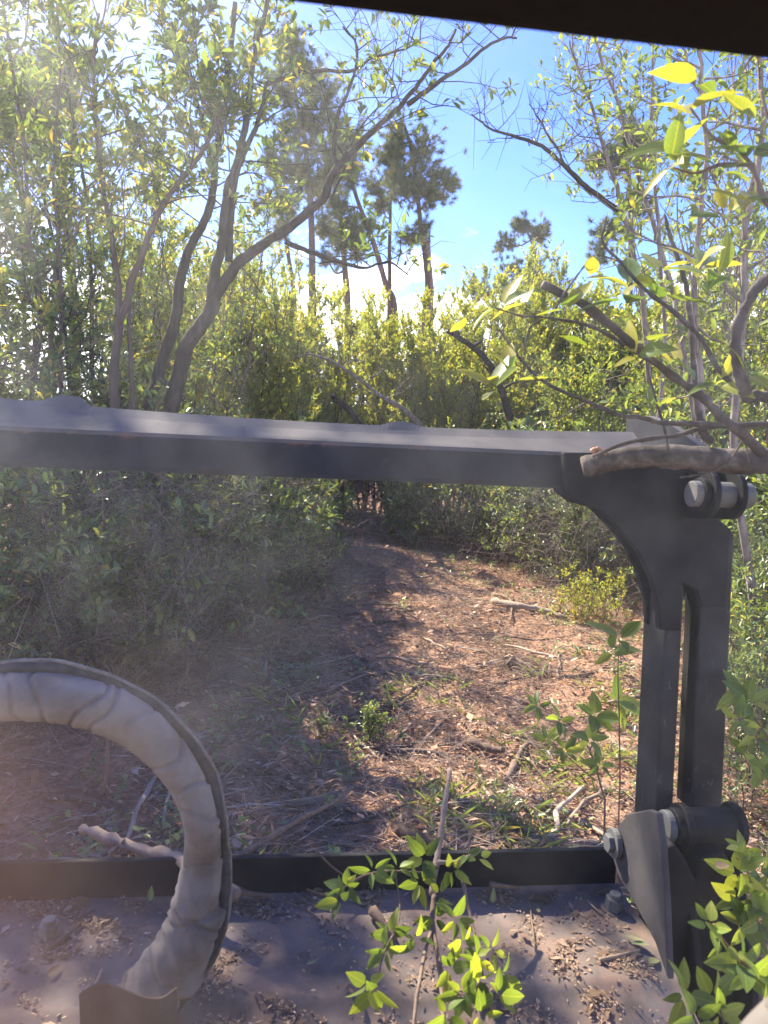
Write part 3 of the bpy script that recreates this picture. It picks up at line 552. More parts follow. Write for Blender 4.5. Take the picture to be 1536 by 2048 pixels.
HEAD = empty('mulching_head', (0, 1.5, .7)); HB0 = np.array([0, 1.5, .7])
tag(HEAD, 'dark steel mulching head of the loader: cross bar, uprights and littered deck', 'mulcher')
def part(name, bm, m, parent=HEAD, base=HB0, bevel=.004, seg=2, smooth=False):
    bmesh.ops.recalc_face_normals(bm, faces=bm.faces)
    for v in bm.verts: v.co -= Vector(base)
    me = bpy.data.meshes.new(name); bm.to_mesh(me); bm.free(); me.materials.append(m); o = link(name, me, parent)
    if bevel:
        b = o.modifiers.new('bevel', 'BEVEL'); b.width = bevel; b.segments = seg; b.limit_method = 'ANGLE'; b.angle_limit = rad(35)
    if smooth:
        for p in me.polygons: p.use_smooth = True
    return o
def loft(bm, rings, closed=True, caps=True):
    R_ = [[bm.verts.new(p) for p in r] for r in rings]
    for a, b in zip(R_, R_[1:]):
        k = len(a)
        for i in range(k if closed else k-1):
            bm.faces.new((a[i], a[(i+1) % k], b[(i+1) % k], b[i]))
    if caps: bm.faces.new(R_[0][::-1]); bm.faces.new(R_[-1])
    return R_
def prism(pts, off):
    bm = bmesh.new(); off = np.array(off); loft(bm, [[tuple(p) for p in pts], [tuple(np.array(p)+off) for p in pts]]); return bm
def box(x0, x1, y0, y1, z0, z1): return prism([(x0, y0, z0), (x1, y0, z0), (x1, y1, z0), (x0, y1, z0)], (0, 0, z1-z0))
def cyl(c, axis, r, ln, n=20, r2=None):
    c = np.array(c, float); axis = nrm(np.array(axis, float)); ref = np.array([0, 0, 1.]) if abs(axis[2]) < .9 else np.array([1., 0, 0])
    u = nrm(np.cross(axis, ref)); v = np.cross(axis, u); bm = bmesh.new(); r2 = r if r2 is None else r2
    loft(bm, [[tuple(c+rr*(math.cos(t)*u+math.sin(t)*v)+axis*h) for t in np.linspace(0, 2*math.pi, n, endpoint=False)] for rr, h in ((r, 0), (r2, ln))]); return bm
def at_x(px, py, X): r = _ray(px, py); return EYE+r*(X/r[0])

# push bar: a folded section, back edge with two low humps
bm = bmesh.new(); rings = []
for x in np.concatenate([np.linspace(-1.35, -.6, 6), np.linspace(-.59, .72, 132), [.76]]):
    hump = float(np.interp(x, [-.555, -.53, -.505, -.488, -.452, -.445, -.436], [0, .003, .013, .019, .017, .014, 0])+np.interp(x, [.165, .185, .20, .215, .235, .25, .275], [0, .002, .008, .011, .011, .007, 0]))
    sag = .012*((x-.12)/.6)**2 if x > -.7 else .012*(.82/.6)**2
    z0 = 1.700+min(sag, .022); zt = z0+hump
    dent = .0004*math.sin(5*x+1)
    rings.append([(x, 1.5, 1.582+dent), (x, 1.497, 1.592+dent), (x, 1.497, 1.652), (x, 1.501, 1.660), (x, 1.510, 1.6645+dent), (x, 1.56, z0-.018+dent), (x, 1.572, z0-.011+hump*.15), (x, 1.590, zt), (x, 1.598, zt-.001), (x, 1.600, 1.60), (x, 1.59, 1.582)])
loft(bm, rings); part('push_bar', bm, ST['bar'], bevel=0, smooth=False)
# upright posts
def post(px0, px1, pxs, yt, yb, name='upright'):
    """front face between px0 and px1 at row 1400, side face back to pxs"""
    a = at_y(px0, 1400, 1.47); b = at_y(px1, 1400, 1.47); r = _ray(pxs, 1400); Yf = a[0]*r[1]/r[0]
    bm = bmesh.new(); rings = []
    for z, dy in ((yb, -.022), (yt, .022)):
        k = 1.0
        rings.append([(a[0], 1.47+dy, z), (b[0], 1.47+dy, z), (b[0], Yf+dy, z), (a[0], Yf+dy, z)])
    loft(bm, rings); return part(name, bm, ST['post'], bevel=.005)
post(1321, 1356, 1276, 1.56, .80); post(1390, 1452, 1357, 1.50, .88)
knee = [(1128, 905), (1130, 985), (1160, 1008), (1203, 1020), (1243, 1060), (1278, 1105), (1303, 1158), (1317, 1212), (1320, 1260), (1362, 1262), (1364, 1166), (1395, 1180), (1405, 1215), (1452, 1215), (1463, 1060), (1440, 1040), (1462, 1000), (1462, 905)]
part('knee_gusset', prism([at_y(*p, 1.462) for p in knee], (0, .022, 0)), ST['black'], bevel=.003)
part('knee_gusset', prism([at_y(*p, 1.49)+np.array([0, .06, 0]) for p in knee], (0, .018, 0)), ST['black'], bevel=.003)
bm = prism([at_x(*p, .905) for p in [(1252, 836), (1300, 832), (1345, 850), (1400, 890), (1400, 930), (1250, 905)]], (.016, 0, 0)); part('bar_end_flange', bm, ST['bar'], bevel=.003)
# upper pivot: two ears, a pin with its head, a boss
c0 = at_y(1392, 988, 1.40)
for dx in (.018, .075): 
    cx = c0[0]+dx; ear = [(cx, c0[1]+.055*math.cos(t)*(1.15), c0[2]+.055*math.sin(t)) for t in np.linspace(-2.4, 2.4, 15)]
    ear = [(cx, 1.475, c0[2]-.055), *[(cx, c0[1]-.045*math.cos(t), c0[2]+.05*math.sin(t)) for t in np.linspace(-1.5, 1.5, 11)], (cx, 1.475, c0[2]+.06)]
    part('pivot_ear', prism(ear, (.012, 0, 0)), ST['black'], bevel=.002)
part('pivot_pin', cyl(c0-np.array([.012, 0, 0]), (1, 0, 0), .027, .13, 24), ST['pin'], bevel=.003)
part('pin_collar', cyl(c0+np.array([.004, 0, 0]), (1, 0, 0), .034, .012, 24), ST['black'], bevel=.002)
# lower bracket: side plate with scratches, pins, boss, mounting block
sp = [(1222, 1705), (1236, 1650), (1256, 1627), (1296, 1619), (1313, 1626), (1322, 1690), (1329, 1800), (1335, 1960), (1310, 1885), (1265, 1800), (1236, 1752)]
part('bracket_plate', prism([at_x(*p, .70) for p in sp], (.014, 0, 0)), ST['plate'], bevel=.003)
q = at_x(1236, 1686, .70)
part('bracket_pin', cyl(q-np.array([.026, 0, 0]), (1, 0, 0), .020, .012, 6), ST['pin'], bevel=.002); part('bracket_washer', cyl(q-np.array([.014, 0, 0]), (1, 0, 0), .030, .012, 24), ST['pin'], bevel=.002)
q = at_x(1343, 1652, .80)
part('pivot_pin', cyl(q-np.array([.018, 0, 0]), (1, 0, 0), .032, .016, 24), ST['pin'], bevel=.003); part('pivot_boss', cyl(q, (1, 0, 0), .036, .15, 24), ST['black'], bevel=.003)
for X in (.815, .93):
    lp = [(X, q[1]-.046*math.cos(t), q[2]+.046*math.sin(t)) for t in np.linspace(-1.2, 2.6, 13)]+[(X, 1.52, .62), (X, 1.22, .50), (X, 1.26, .66)]
    part('clevis_plate', prism(lp, (.016, 0, 0)), ST['black'], bevel=.003)
mb = [(1322, 1700), (1352, 1690), (1372, 1720), (1392, 1762), (1398, 1718), (1450, 1705), (1480, 1760), (1500, 1900), (1505, 2110), (1296, 2110), (1304, 1960), (1325, 1880)]
part('mounting_block', prism([at_y(*p, 1.30) for p in mb], (0, .1, 0)), ST['black'], bevel=.006)
part('mounting_foot', prism([at_y(*p, 1.22) for p in [(1262, 1975), (1310, 1962), (1330, 1995), (1330, 2110), (1262, 2110)]], (0, .06, 0)), ST['deck'], bevel=.005)
# front lip and deck
part('front_lip', box(-1.35, .755, 1.497, 1.512, .56, .7665), ST['black'], bevel=.0025)
bm = bmesh.new(); rng = np.random.default_rng(9)
prof = [(1.4968, .686), (1.45, .681), (1.36, .679), (1.27, .676), (1.22, .670), (1.195, .655), (1.15, .642), (1.05, .628), (.95, .61), (.9, .56)]
pY = np.interp(np.linspace(0, 1, 36), np.linspace(0, 1, len(prof)), [p[0] for p in prof]); pZ = np.interp(np.linspace(0, 1, 36), np.linspace(0, 1, len(prof)), [p[1] for p in prof])
def deck_z(x, y):
    z = np.interp(y, pY[::-1], pZ[::-1])
    return z + .007*np.sin(9*x+2*y)*np.sin(11*y+1) + .006*np.exp(-((x+.28)**2+(y-1.33)**2)/.006) + .006*np.exp(-((x-.02)**2+(y-1.36)**2)/.008) + .003*np.sin(31*x+17*y) - .003
V = [[(x, y, float(deck_z(x, y)) if y < 1.49 else z) for x in np.linspace(-1.35, .76, 90)] for y, z in zip(pY, pZ)]
loft(bm, V, closed=False, caps=False); part('deck', bm, ST['deck'], bevel=0, smooth=True)
def hexbolt(px, py, z, lean=0):
    p = at_z(px, py, z); p[2] = deck_z(p[0], p[1])
    b = part('deck_bolt', cyl(p-np.array([0, 0, .004]), (0.05, -.1, 1), .026, .008, 24), ST['deck'], bevel=.002)
    for nm, r_, ln, n_ in (('bolt_nut', .019, .03, 6), ('bolt_end', .012, .040, 16)):
        part(nm, cyl(p, (0.05, -.1, 1), r_, ln, n_), ST['pin'], parent=b, bevel=.002)
hexbolt(98, 1872, .68); hexbolt(1226, 1818, .68)

# ------------------------------------------------------------------ hose in its canvas sleeve
cv = soiled('pale_canvas', [(.30, (.07, .052, .04)), (.42, (.15, .128, .104)), (.55, (.23, .208, .178)), (.72, (.31, .295, .262))], 7, 8, .9, .3, .003, spec=.1, bscale=220)
seam = rough_mat('dark_piping', [(.3, (.03, .03, .028)), (.7, (.09, .085, .075))], 60, 4, .7, .3, .003)
HY = 1.17
hp = [(-260, 1560, 50), (-170, 1440, 50), (-80, 1402, 49), (20, 1392, 49), (130, 1395, 50), (215, 1418, 49), (290, 1462, 46), (345, 1520, 42), (383, 1582, 38), (403, 1650, 37), (405, 1712, 40), (397, 1778, 47), (386, 1842, 55), (366, 1898, 61), (328, 1952, 64), (285, 2000, 64), (230, 2060, 60)]
p0 = at_y(250, 1990, HY); HOSE = empty('hydraulic_hose', tuple(p0))
P = smooth_path([[*(at_y(a, b, HY+(.03 if b > 1700 else 0))-p0), c/FPX*HY*.98] for a, b, c in hp], 40); cen = P[:, :3]; rr = P[:, 3]; k = len(cen); rng = np.random.default_rng(4)
t = nrm(np.gradient(cen, axis=0)); fy = np.array([0, -1.0, 0]); out = nrm(np.cross(t, fy)); ns = 40
s = np.concatenate([[0], np.cumsum(np.linalg.norm(np.diff(cen, axis=0), axis=1))]); a = np.linspace(0, 2*math.pi, ns, endpoint=False)
V = np.zeros((k, ns, 3)); SO = np.zeros((k, ns)); sgn0 = 1.0 if (out[len(cen)//3]@UP) > 0 else -1.0; creases = np.cumsum(rng.uniform(.022, .075, 40)); lowpart = np.clip((s-s[int(k*.62)])/.12, 0, 1)
for i in range(k):
    prof = 1+.02*np.sin(2*a+s[i]*17)
    soil = np.zeros(ns)
    for c in creases:
        tilt = .022*math.sin(c*37); d = (s[i]-c-tilt*np.cos(a+c*9)-.004*np.sin(3*a+c*50))/.0034
        dep = (.08+.09*abs(math.sin(c*13)))*(1+.6*lowpart[i]); soil = soil+np.exp(-d*d*.5)*(.4+.6*abs(math.sin(c*13))); prof = prof-dep*np.exp(-d*d)*(.35+.65*np.clip(.5+.6*np.cos(a-2.6+math.sin(c*5)), 0, 1)) + dep*.9*np.clip(.4+.6*np.cos(a-2.6+math.sin(c*5)), 0, 1)*np.exp(-np.maximum(d, 0)*.28)*(d > -.5)
    # deep diagonal folds where the sleeve slumps near the deck
    prof = prof+lowpart[i]*(.10*np.sin(s[i]*75+2.2*a)*np.clip(np.cos(a-3.0)+.3, 0, 1)+.06*np.abs(np.sin(s[i]*62-1.3*a+1.2*np.sin(2*a)))**3*2-.05)
    SO[i] = np.clip(soil*.7+.25*lowpart[i]+.25*(np.cos(a)*sgn0 < -.5), 0, 1)
    V[i] = cen[i]+rr[i]*prof[:, None]*(np.cos(a)[:, None]*out[i]+np.sin(a)[:, None]*fy)
acc = Acc(); ii = np.arange(k-1)[:, None]*ns; j = np.arange(ns)[None]; acc.add(V.reshape(-1, 3), np.stack([ii+j, ii+(j+1) % ns, ii+ns+(j+1) % ns, ii+ns+j], -1).reshape(-1, 4), SO.ravel())
acc.obj('sleeve', cv, HOSE)
sg = 1.0 if (out[k//3]@UP) > 0 else -1.0
fl = Acc(); wv = .004*np.sin(s*38)+.002*np.sin(s*90)
e0 = cen+out*sg*rr[:, None]*.93; e1 = cen+out*sg*(rr*1.02+.012+.003*np.sin(s*25))[:, None]+fy*wv[:, None]-fy*.006
ring = np.stack([e0+fy*.004, e1+fy*.002, e1-fy*.003, e0-fy*.004], 1); m_ = np.arange(k-1)[:, None]*4; j = np.arange(4)[None]
fl.add(ring.reshape(-1, 3), np.stack([m_+j, m_+(j+1) % 4, m_+4+(j+1) % 4, m_+4+j], -1).reshape(-1, 4), 0); fl.obj('seam_flap', seam, HOSE)
pip = Acc(); tube(pip, e1, .0035, 8, .5); pip.obj('edge_cord', rough_mat('worn_cord', [(.3, (.12, .11, .095)), (.7, (.25, .23, .2))], 50, 3, .8, .2, .002), HOSE)
tag(HOSE, 'thick hose in a pale wrinkled canvas sleeve arching over the deck at lower left', 'hose')
# stiff brown canvas guard that the sleeve drops behind
bm = bmesh.new(); top = smooth_path([at_y(*p, 1.04) for p in [(158, 1990), (200, 1979), (260, 1981), (322, 1987), (352, 1984)]], 5); rings = []
for i, p in enumerate(top):
    yb = .012*math.sin(i*.35); rings.append([(p[0], p[1]+yb, p[2]), (p[0], p[1]+yb+.0025, p[2]+.001), (p[0], p[1]+yb+.03, p[2]-.16), (p[0], p[1]+yb+.02, p[2]-.16)])
loft(bm, rings); g = part('canvas_guard', bm, rough_mat('brown_canvas', [(.3, (.075, .055, .042)), (.7, (.14, .11, .085))], 12, 6, .95, .4, .002, spec=.05, bscale=240), None, np.zeros(3), bevel=0, smooth=False)
tag(g, 'stiff brown canvas guard at the foot of the hose, bottom left', 'guard')

# ------------------------------------------------------------------ broad leaves close to the cab, each an object of its own
def broad_leaf_mesh(name, wr, curl, bend, tipw, m):
    ts = np.array([0, .12, .3, .5, .68, .84, 1.0]); bm = bmesh.new(); rows = []
    for t in ts:
        h = wr*.5*(math.sin(math.pi*min(1, t**tipw))**.8) if 0 < t < 1 else .012
        z = bend*t*t; rows.append([bm.verts.new((x*h, t, z+curl*abs(x)*h+.01*math.sin(9*t)*x)) for x in (-1, 0, 1)])
    for a, b in zip(rows, rows[1:]):
        for i in range(2): bm.faces.new((a[i], a[i+1], b[i+1], b[i]))
    me = bpy.data.meshes.new(name); bm.to_mesh(me); bm.free(); me.materials.append(m)
    for p in me.polygons: p.use_smooth = True
    return me
def object_leaf_mat(name, stops, trans=.5, tint=(1.5, 1.35, .5), rough=.35):
    m = leaf_mat(name, stops, trans, tint, rough, .45); n, l = m.node_tree.nodes, m.node_tree.links
    at = next(x for x in n if x.type == 'ATTRIBUTE'); r = next(x for x in n if x.type == 'VALTORGB'); oi = n.new('ShaderNodeObjectInfo')
    c = n.new('ShaderNodeTexCoord'); nz = noise(n, l, 9, 4, .6, c.outputs['Object']); mm = n.new('ShaderNodeMath'); mm.operation = 'MULTIPLY_ADD'; mm.inputs[1].default_value = .3
    l.new(nz.outputs[0], mm.inputs[0]); sb = n.new('ShaderNodeMath'); sb.operation = 'MULTIPLY_ADD'; sb.inputs[1].default_value = .85; sb.inputs[2].default_value = -.1
    l.new(oi.outputs['Random'], sb.inputs[0]); l.new(sb.outputs[0], mm.inputs[2])
    # pale midrib and side veins, brown nibbled spots
    sp_ = n.new('ShaderNodeSeparateXYZ'); l.new(c.outputs['Object'], sp_.inputs[0]); ab = n.new('ShaderNodeMath'); ab.operation = 'ABSOLUTE'; l.new(sp_.outputs[0], ab.inputs[0])
    v1 = n.new('ShaderNodeMath'); v1.operation = 'MULTIPLY_ADD'; v1.inputs[1].default_value = -.9; l.new(ab.outputs[0], v1.inputs[0]); l.new(sp_.outputs[1], v1.inputs[2]); v2 = n.new('ShaderNodeMath'); v2.operation = 'PINGPONG'; v2.inputs[1].default_value = .055; l.new(v1.outputs[0], v2.inputs[0])
    v3 = n.new('ShaderNodeMapRange'); v3.inputs[1].default_value = .010; v3.inputs[2].default_value = .0; v3.inputs[3].default_value = 0; v3.inputs[4].default_value = .16; l.new(v2.outputs[0], v3.inputs[0])
    v4 = n.new('ShaderNodeMapRange'); v4.inputs[1].default_value = .022; v4.inputs[2].default_value = .008; v4.inputs[3].default_value = 0; v4.inputs[4].default_value = .35; l.new(ab.outputs[0], v4.inputs[0]); v5 = n.new('ShaderNodeMath'); v5.operation = 'MAXIMUM'; l.new(v3.outputs[0], v5.inputs[0]); l.new(v4.outputs[0], v5.inputs[1])
    v6 = n.new('ShaderNodeMath'); v6.operation = 'ADD'; l.new(mm.outputs[0], v6.inputs[0]); l.new(v5.outputs[0], v6.inputs[1]); l.new(v6.outputs[0], r.inputs[0])
    oc = n.new('ShaderNodeVectorMath'); oc.operation = 'ADD'; l.new(c.outputs['Object'], oc.inputs[0]); l.new(oi.outputs['Location'], oc.inputs[1]); sn_ = noise(n, l, 6, 5, .6, oc.outputs[0]); sr_ = ramp(n, [(.66, (0, 0, 0)), (.70, (1, 1, 1))]); l.new(sn_.outputs[0], sr_.inputs[0])
    spm = n.new('ShaderNodeMix'); spm.data_type = 'RGBA'; l.new(sr_.outputs[0], spm.inputs[0]); l.new(r.outputs[0], spm.inputs[6]); spm.inputs[7].default_value = (.16, .085, .035, 1)
    for lk_ in list(r.outputs[0].links):
        if lk_.to_node != spm: l.new(spm.outputs[2], lk_.to_socket)
    n.remove(at); return m
YEL = object_leaf_mat('yellowing_leaf', [(0, (.06, .13, .025)), (.4, (.17, .24, .03)), (.75, (.36, .36, .04)), (1, (.44, .41, .06))], .55)
GRN = object_leaf_mat('fresh_leaf', [(0, (.09, .15, .035)), (.5, (.19, .28, .06)), (.85, (.31, .40, .075)), (1, (.44, .45, .08))], .6, rough=.5)
BRN = object_leaf_mat('fallen_leaf_surface', [(0, (.12, .07, .035)), (.4, (.26, .17, .08)), (.65, (.17, .2, .07)), (.85, (.16, .25, .08)), (1, (.42, .32, .16))], .2, (1.1, 1, .6), .6)
LM = {k: [broad_leaf_mesh('leaf', *a, m) for a in ((.46, .35, -.18, .75), (.52, .2, -.35, .62), (.42, .5, .1, .8), (.50, .1, -.1, .6), (.36, .4, -.3, .85))] for k, m in (('yel', YEL), ('grn', GRN), ('brn', BRN))}
def put_leaf(parent, base, p, d, nv, L, kind, rng, name='leaf'):
    d = nrm(np.array(d, float)); nv = np.array(nv, float); nv = nrm(nv-(nv@d)*d); s = np.cross(d, nv)
    o = bpy.data.objects.new(name, LM[kind][rng.integers(5)]); COL.objects.link(o)
    m = Matrix.Identity(4); wsc = L*rng.uniform(.85, 1.2)
    for i in range(3): m[i][0], m[i][1], m[i][2], m[i][3] = s[i]*wsc, d[i]*L, nv[i]*L, p[i]-base[i]
    o.matrix_local = m
    if parent is not None: o.parent = parent
    return o
def whorl(parent, base, px, py, d, n, L, kind, rng, axis=(0, 0, 1), spread=1.0):
    c = at_d(px, py, d); ax = nrm(np.array(axis, float)); a0 = rng.random()*6.28
    ref = nrm(np.cross(ax, [.3, 1, .1])); v = np.cross(ax, ref)
    for i in range(n):
        a = a0+i*6.283/n+rng.normal(0, .35); q = math.cos(a)*ref+math.sin(a)*v
        dd = nrm(q*spread+ax*rng.uniform(.1, .7)); put_leaf(parent, base, c+dd*.006-ax*rng.uniform(0, .012), dd, ax+rng.normal(0, .35, 3), L*rng.uniform(.7, 1.15), kind, rng)
def twig_at(acc, pts, d0, d1, r0, r1, base, ns=6, var=.4, seed=0):
    n = len(pts); P = smooth_path([at_d(px, py, d0+(d1-d0)*i/max(1, n-1))-base for i, (px, py) in enumerate(pts)], 6)
    rng = np.random.default_rng(seed+900); P = P+np.cumsum(rng.normal(0, r0*.09, P.shape), 0)*(np.linspace(0, 1, len(P))[:, None] > .01)
    rr = np.linspace(r0, r1, len(P))*(1+.14*rng.standard_normal(len(P))); tube(acc, P, np.maximum(rr, .0006), ns, var, True, .04, rng); return P

# the broken sapling hung up on the steel bar
rng = np.random.default_rng(21); b = at_d(1560, 925, 1.36); root = empty('broken_sapling', tuple(b)); w = Acc()
lg = [at_d(x, y, d)-b for x, y, d in [(1166, 935, 1.43), (1230, 920, 1.42), (1300, 912, 1.41), (1380, 916, 1.39), (1460, 922, 1.37), (1540, 922, 1.35), (1640, 915, 1.33), (1850, 905, 1.3)]]+[np.array([1.75, 1.5, 1.1])-b, np.array([2.0, 1.7, 0])-b]
lgp = smooth_path(lg, 6); tube(w, lgp, np.linspace(.021, .027, len(lgp))*(1+.035*rng.standard_normal(len(lgp))), 16, .2, True, .035, rng)
w.obj('stem', B['limb'], root)
w = Acc()
twig_at(w, [(1085, 568), (1180, 620), (1265, 690), (1340, 745), (1400, 790), (1440, 830), (1490, 870), (1545, 925)], 1.22, 1.34, .0072, .0095, b, 8, .45, 1)
twig_at(w, [(1545, 850), (1440, 848), (1330, 845), (1290, 834), (1240, 828), (1165, 800), (1080, 760), (1030, 705), (1000, 660)], 1.33, 1.2, .006, .0018, b, 6, .3, 2)
twig_at(w, [(1420, 880), (1405, 860), (1395, 800), (1385, 700), (1375, 600), (1360, 540), (1340, 480), (1325, 430)], 1.38, 1.3, .008, .003, b, 6, .5, 3)
twig_at(w, [(1545, 795), (1510, 790), (1490, 785), (1478, 740), (1470, 680), (1485, 620), (1510, 580), (1545, 545)], 1.15, 1.05, .009, .008, b, 8, .35, 4)
twig_at(w, [(1490, 790), (1440, 740), (1395, 665), (1330, 610), (1290, 575), (1245, 520), (1210, 480), (1220, 430)], 1.15, 1.2, .005, .002, b, 6, .35, 5)
twig_at(w, [(1340, 930), (1330, 860), (1300, 760), (1290, 710)], 1.39, 1.35, .003, .0015, b, 5, .4, 6)
twig_at(w, [(1250, 690), (1180, 650), (1100, 635), (1040, 630), (985, 612)], 1.24, 1.15, .0035, .0015, b, 5, .4, 7)
twig_at(w, [(1100, 632), (1130, 585), (1160, 540), (1180, 515)], 1.22, 1.18, .0025, .0013, b, 5, .4, 8)
twig_at(w, [(1050, 700), (1060, 655), (1080, 640)], 1.22, 1.2, .002, .0013, b, 5, .4, 9)
twig_at(w, [(1185, 913), (1260, 885), (1340, 872), (1400, 855), (1470, 850), (1560, 845)], 1.4, 1.3, .0042, .005, b, 6, .5, 10)
twig_at(w, [(1470, 855), (1490, 890), (1500, 930)], 1.36, 1.33, .002, .001, b, 5, .6, 11)
twig_at(w, [(1360, 955), (1400, 948), (1440, 935), (1470, 905), (1490, 870), (1510, 850)], 1.37, 1.33, .0022, .0015, b, 5, .9, 12)
twig_at(w, [(1180, 800), (1130, 830), (1090, 850)], 1.27, 1.25, .002, .001, b, 5, .4, 13)
w.obj('twigs', B['limb'], root)
w = Acc(); twig_at(w, [(1183, 905), (1192, 900), (1205, 905), (1212, 915)], 1.41, 1.41, .007, .005, b, 6, .6, 14); w.obj('broken_stub', object_leaf_mat('torn_rusty_wood', [(0, (.35, .16, .06)), (1, (.5, .26, .12))], .05), root)
for (x, y, d, n, L, ax) in [(1180, 540, 1.2, 2, .05, (0, 0, 1)), (1130, 610, 1.2, 4, .06, (-.4, 0, .8)), (1262, 565, 1.22, 4, .062, (0, -.4, 1)), (1250, 600, 1.2, 3, .055, (-.5, -.2, .6)), (1322, 530, 1.22, 4, .06, (0, -.3, 1)), (1330, 590, 1.2, 3, .055, (.3, -.3, .7)), (1400, 530, 1.24, 4, .066, (.2, -.4, 1)), (1440, 545, 1.2, 2, .062, (.6, 0, .8)),
                            (985, 770, 1.16, 4, .055, (-.5, -.4, .6)), (1010, 740, 1.18, 3, .05, (-.6, -.2, .6)), (1050, 600, 1.16, 3, .045, (-.4, -.2, .9)), (1000, 610, 1.15, 3, .045, (-.8, -.2, .5)), (935, 640, 1.15, 1, .05, (0, 0, -1)), (1270, 705, 1.24, 3, .05, (-.5, -.3, .4)), (1290, 680, 1.25, 2, .045, (0, 0, 1)),
                            (1350, 720, 1.26, 3, .055, (.3, -.4, .6)), (1440, 760, 1.15, 3, .055, (-.3, -.4, .4)), (1500, 745, 1.1, 3, .05, (.3, -.5, .5)), (1035, 750, 1.18, 2, .05, (.2, -.3, .5)), (1320, 815, 1.35, 1, .04, (.2, 0, 1)), (1180, 690, 1.2, 1, .04, (-.2, 0, 1))]:
    whorl(root, b, x, y, d, n, L*1.22, 'yel', rng, ax)
tag(root, 'broken sapling stem with yellow-green leaves hung up on the right end of the steel bar', 'branch')
# overhanging twig of large leaves at the upper right edge
b = at_d(1580, 420, 1.0); root = empty('overhanging_twig', tuple(b)); w = Acc()
tube(w, smooth_path([np.array([.9, 1.25, 0])-b, np.array([.88, 1.1, .9])-b, np.array([.84, 1.0, 1.6])-b, at_d(1600, 480, 1.0)-b], 6), np.linspace(.012, .005, 19), 8, .4)
twig_at(w, [(1600, 480), (1530, 400), (1500, 330), (1460, 290), (1420, 270), (1380, 215)], 1.0, 1.08, .005, .002, b, 6, .4, 31); twig_at(w, [(1500, 330), (1440, 330), (1390, 345), (1340, 330)], 1.03, 1.1, .003, .0015, b, 6, .4, 32)
twig_at(w, [(1600, 300), (1540, 240), (1520, 180)], .98, 1.0, .004, .002, b, 6, .4, 33); w.obj('twigs', B['stick'], root)
for (x, y, d, n, L, ax) in [(1470, 290, 1.05, 4, .05, (.3, -.3, 1)), (1500, 305, 1.02, 3, .05, (0, -.5, .8)), (1380, 215, 1.08, 4, .055, (-.2, -.2, 1)), (1345, 290, 1.1, 4, .055, (-.5, -.4, .6)), (1340, 330, 1.1, 3, .05, (-.8, -.3, .2)), (1490, 390, 1.02, 5, .05, (.1, -.5, .6)), (1440, 335, 1.05, 3, .05, (0, -.4, .7)), (1520, 230, 1.0, 3, .05, (.2, -.3, 1)), (1400, 160, 1.1, 3, .05, (0, 0, 1)), (1450, 420, 1.05, 4, .04, (-.3, -.4, .5))]:
    whorl(root, b, x, y, d, n, L*1.22, 'yel', rng, ax)
tag(root, 'overhanging twig of large yellow-green leaves at the upper right edge', 'branch')
# leafy branch lying over the deck
b = at_d(900, 1900, 1.3); root = empty('leafy_branch', tuple(b)); w = Acc()
twig_at(w, [(900, 1538), (893, 1590), (884, 1660), (874, 1725), (868, 1790)], 1.62, 1.38, .0055, .0065, b, 7, .75, 41)
twig_at(w, [(868, 1790), (866, 1850), (876, 1920), (884, 2000), (888, 2080)], 1.38, 1.15, .005, .004, b, 6, .6, 42)
twig_at(w, [(866, 1850), (848, 1910), (836, 1980), (824, 2080)], 1.32, 1.12, .0035, .003, b, 6, .6, 43)
twig_at(w, [(874, 1725), (910, 1722), (942, 1708)], 1.4, 1.38, .004, .003, b, 6, .9, 44); twig_at(w, [(874, 1735), (840, 1745), (790, 1742), (730, 1752), (660, 1790), (615, 1780)], 1.4, 1.3, .003, .0015, b, 6, .35, 45)
twig_at(w, [(925, 1760), (940, 1830), (955, 1890), (965, 1950)], 1.38, 1.22, .0035, .002, b, 6, .6, 46); twig_at(w, [(790, 1745), (800, 1810), (795, 1860)], 1.36, 1.28, .0018, .001, b, 5, .5, 47); twig_at(w, [(800, 1850), (770, 1900), (752, 1970)], 1.28, 1.2, .002, .0012, b, 5, .5, 48)
w.obj('stems', B['stick'], root)
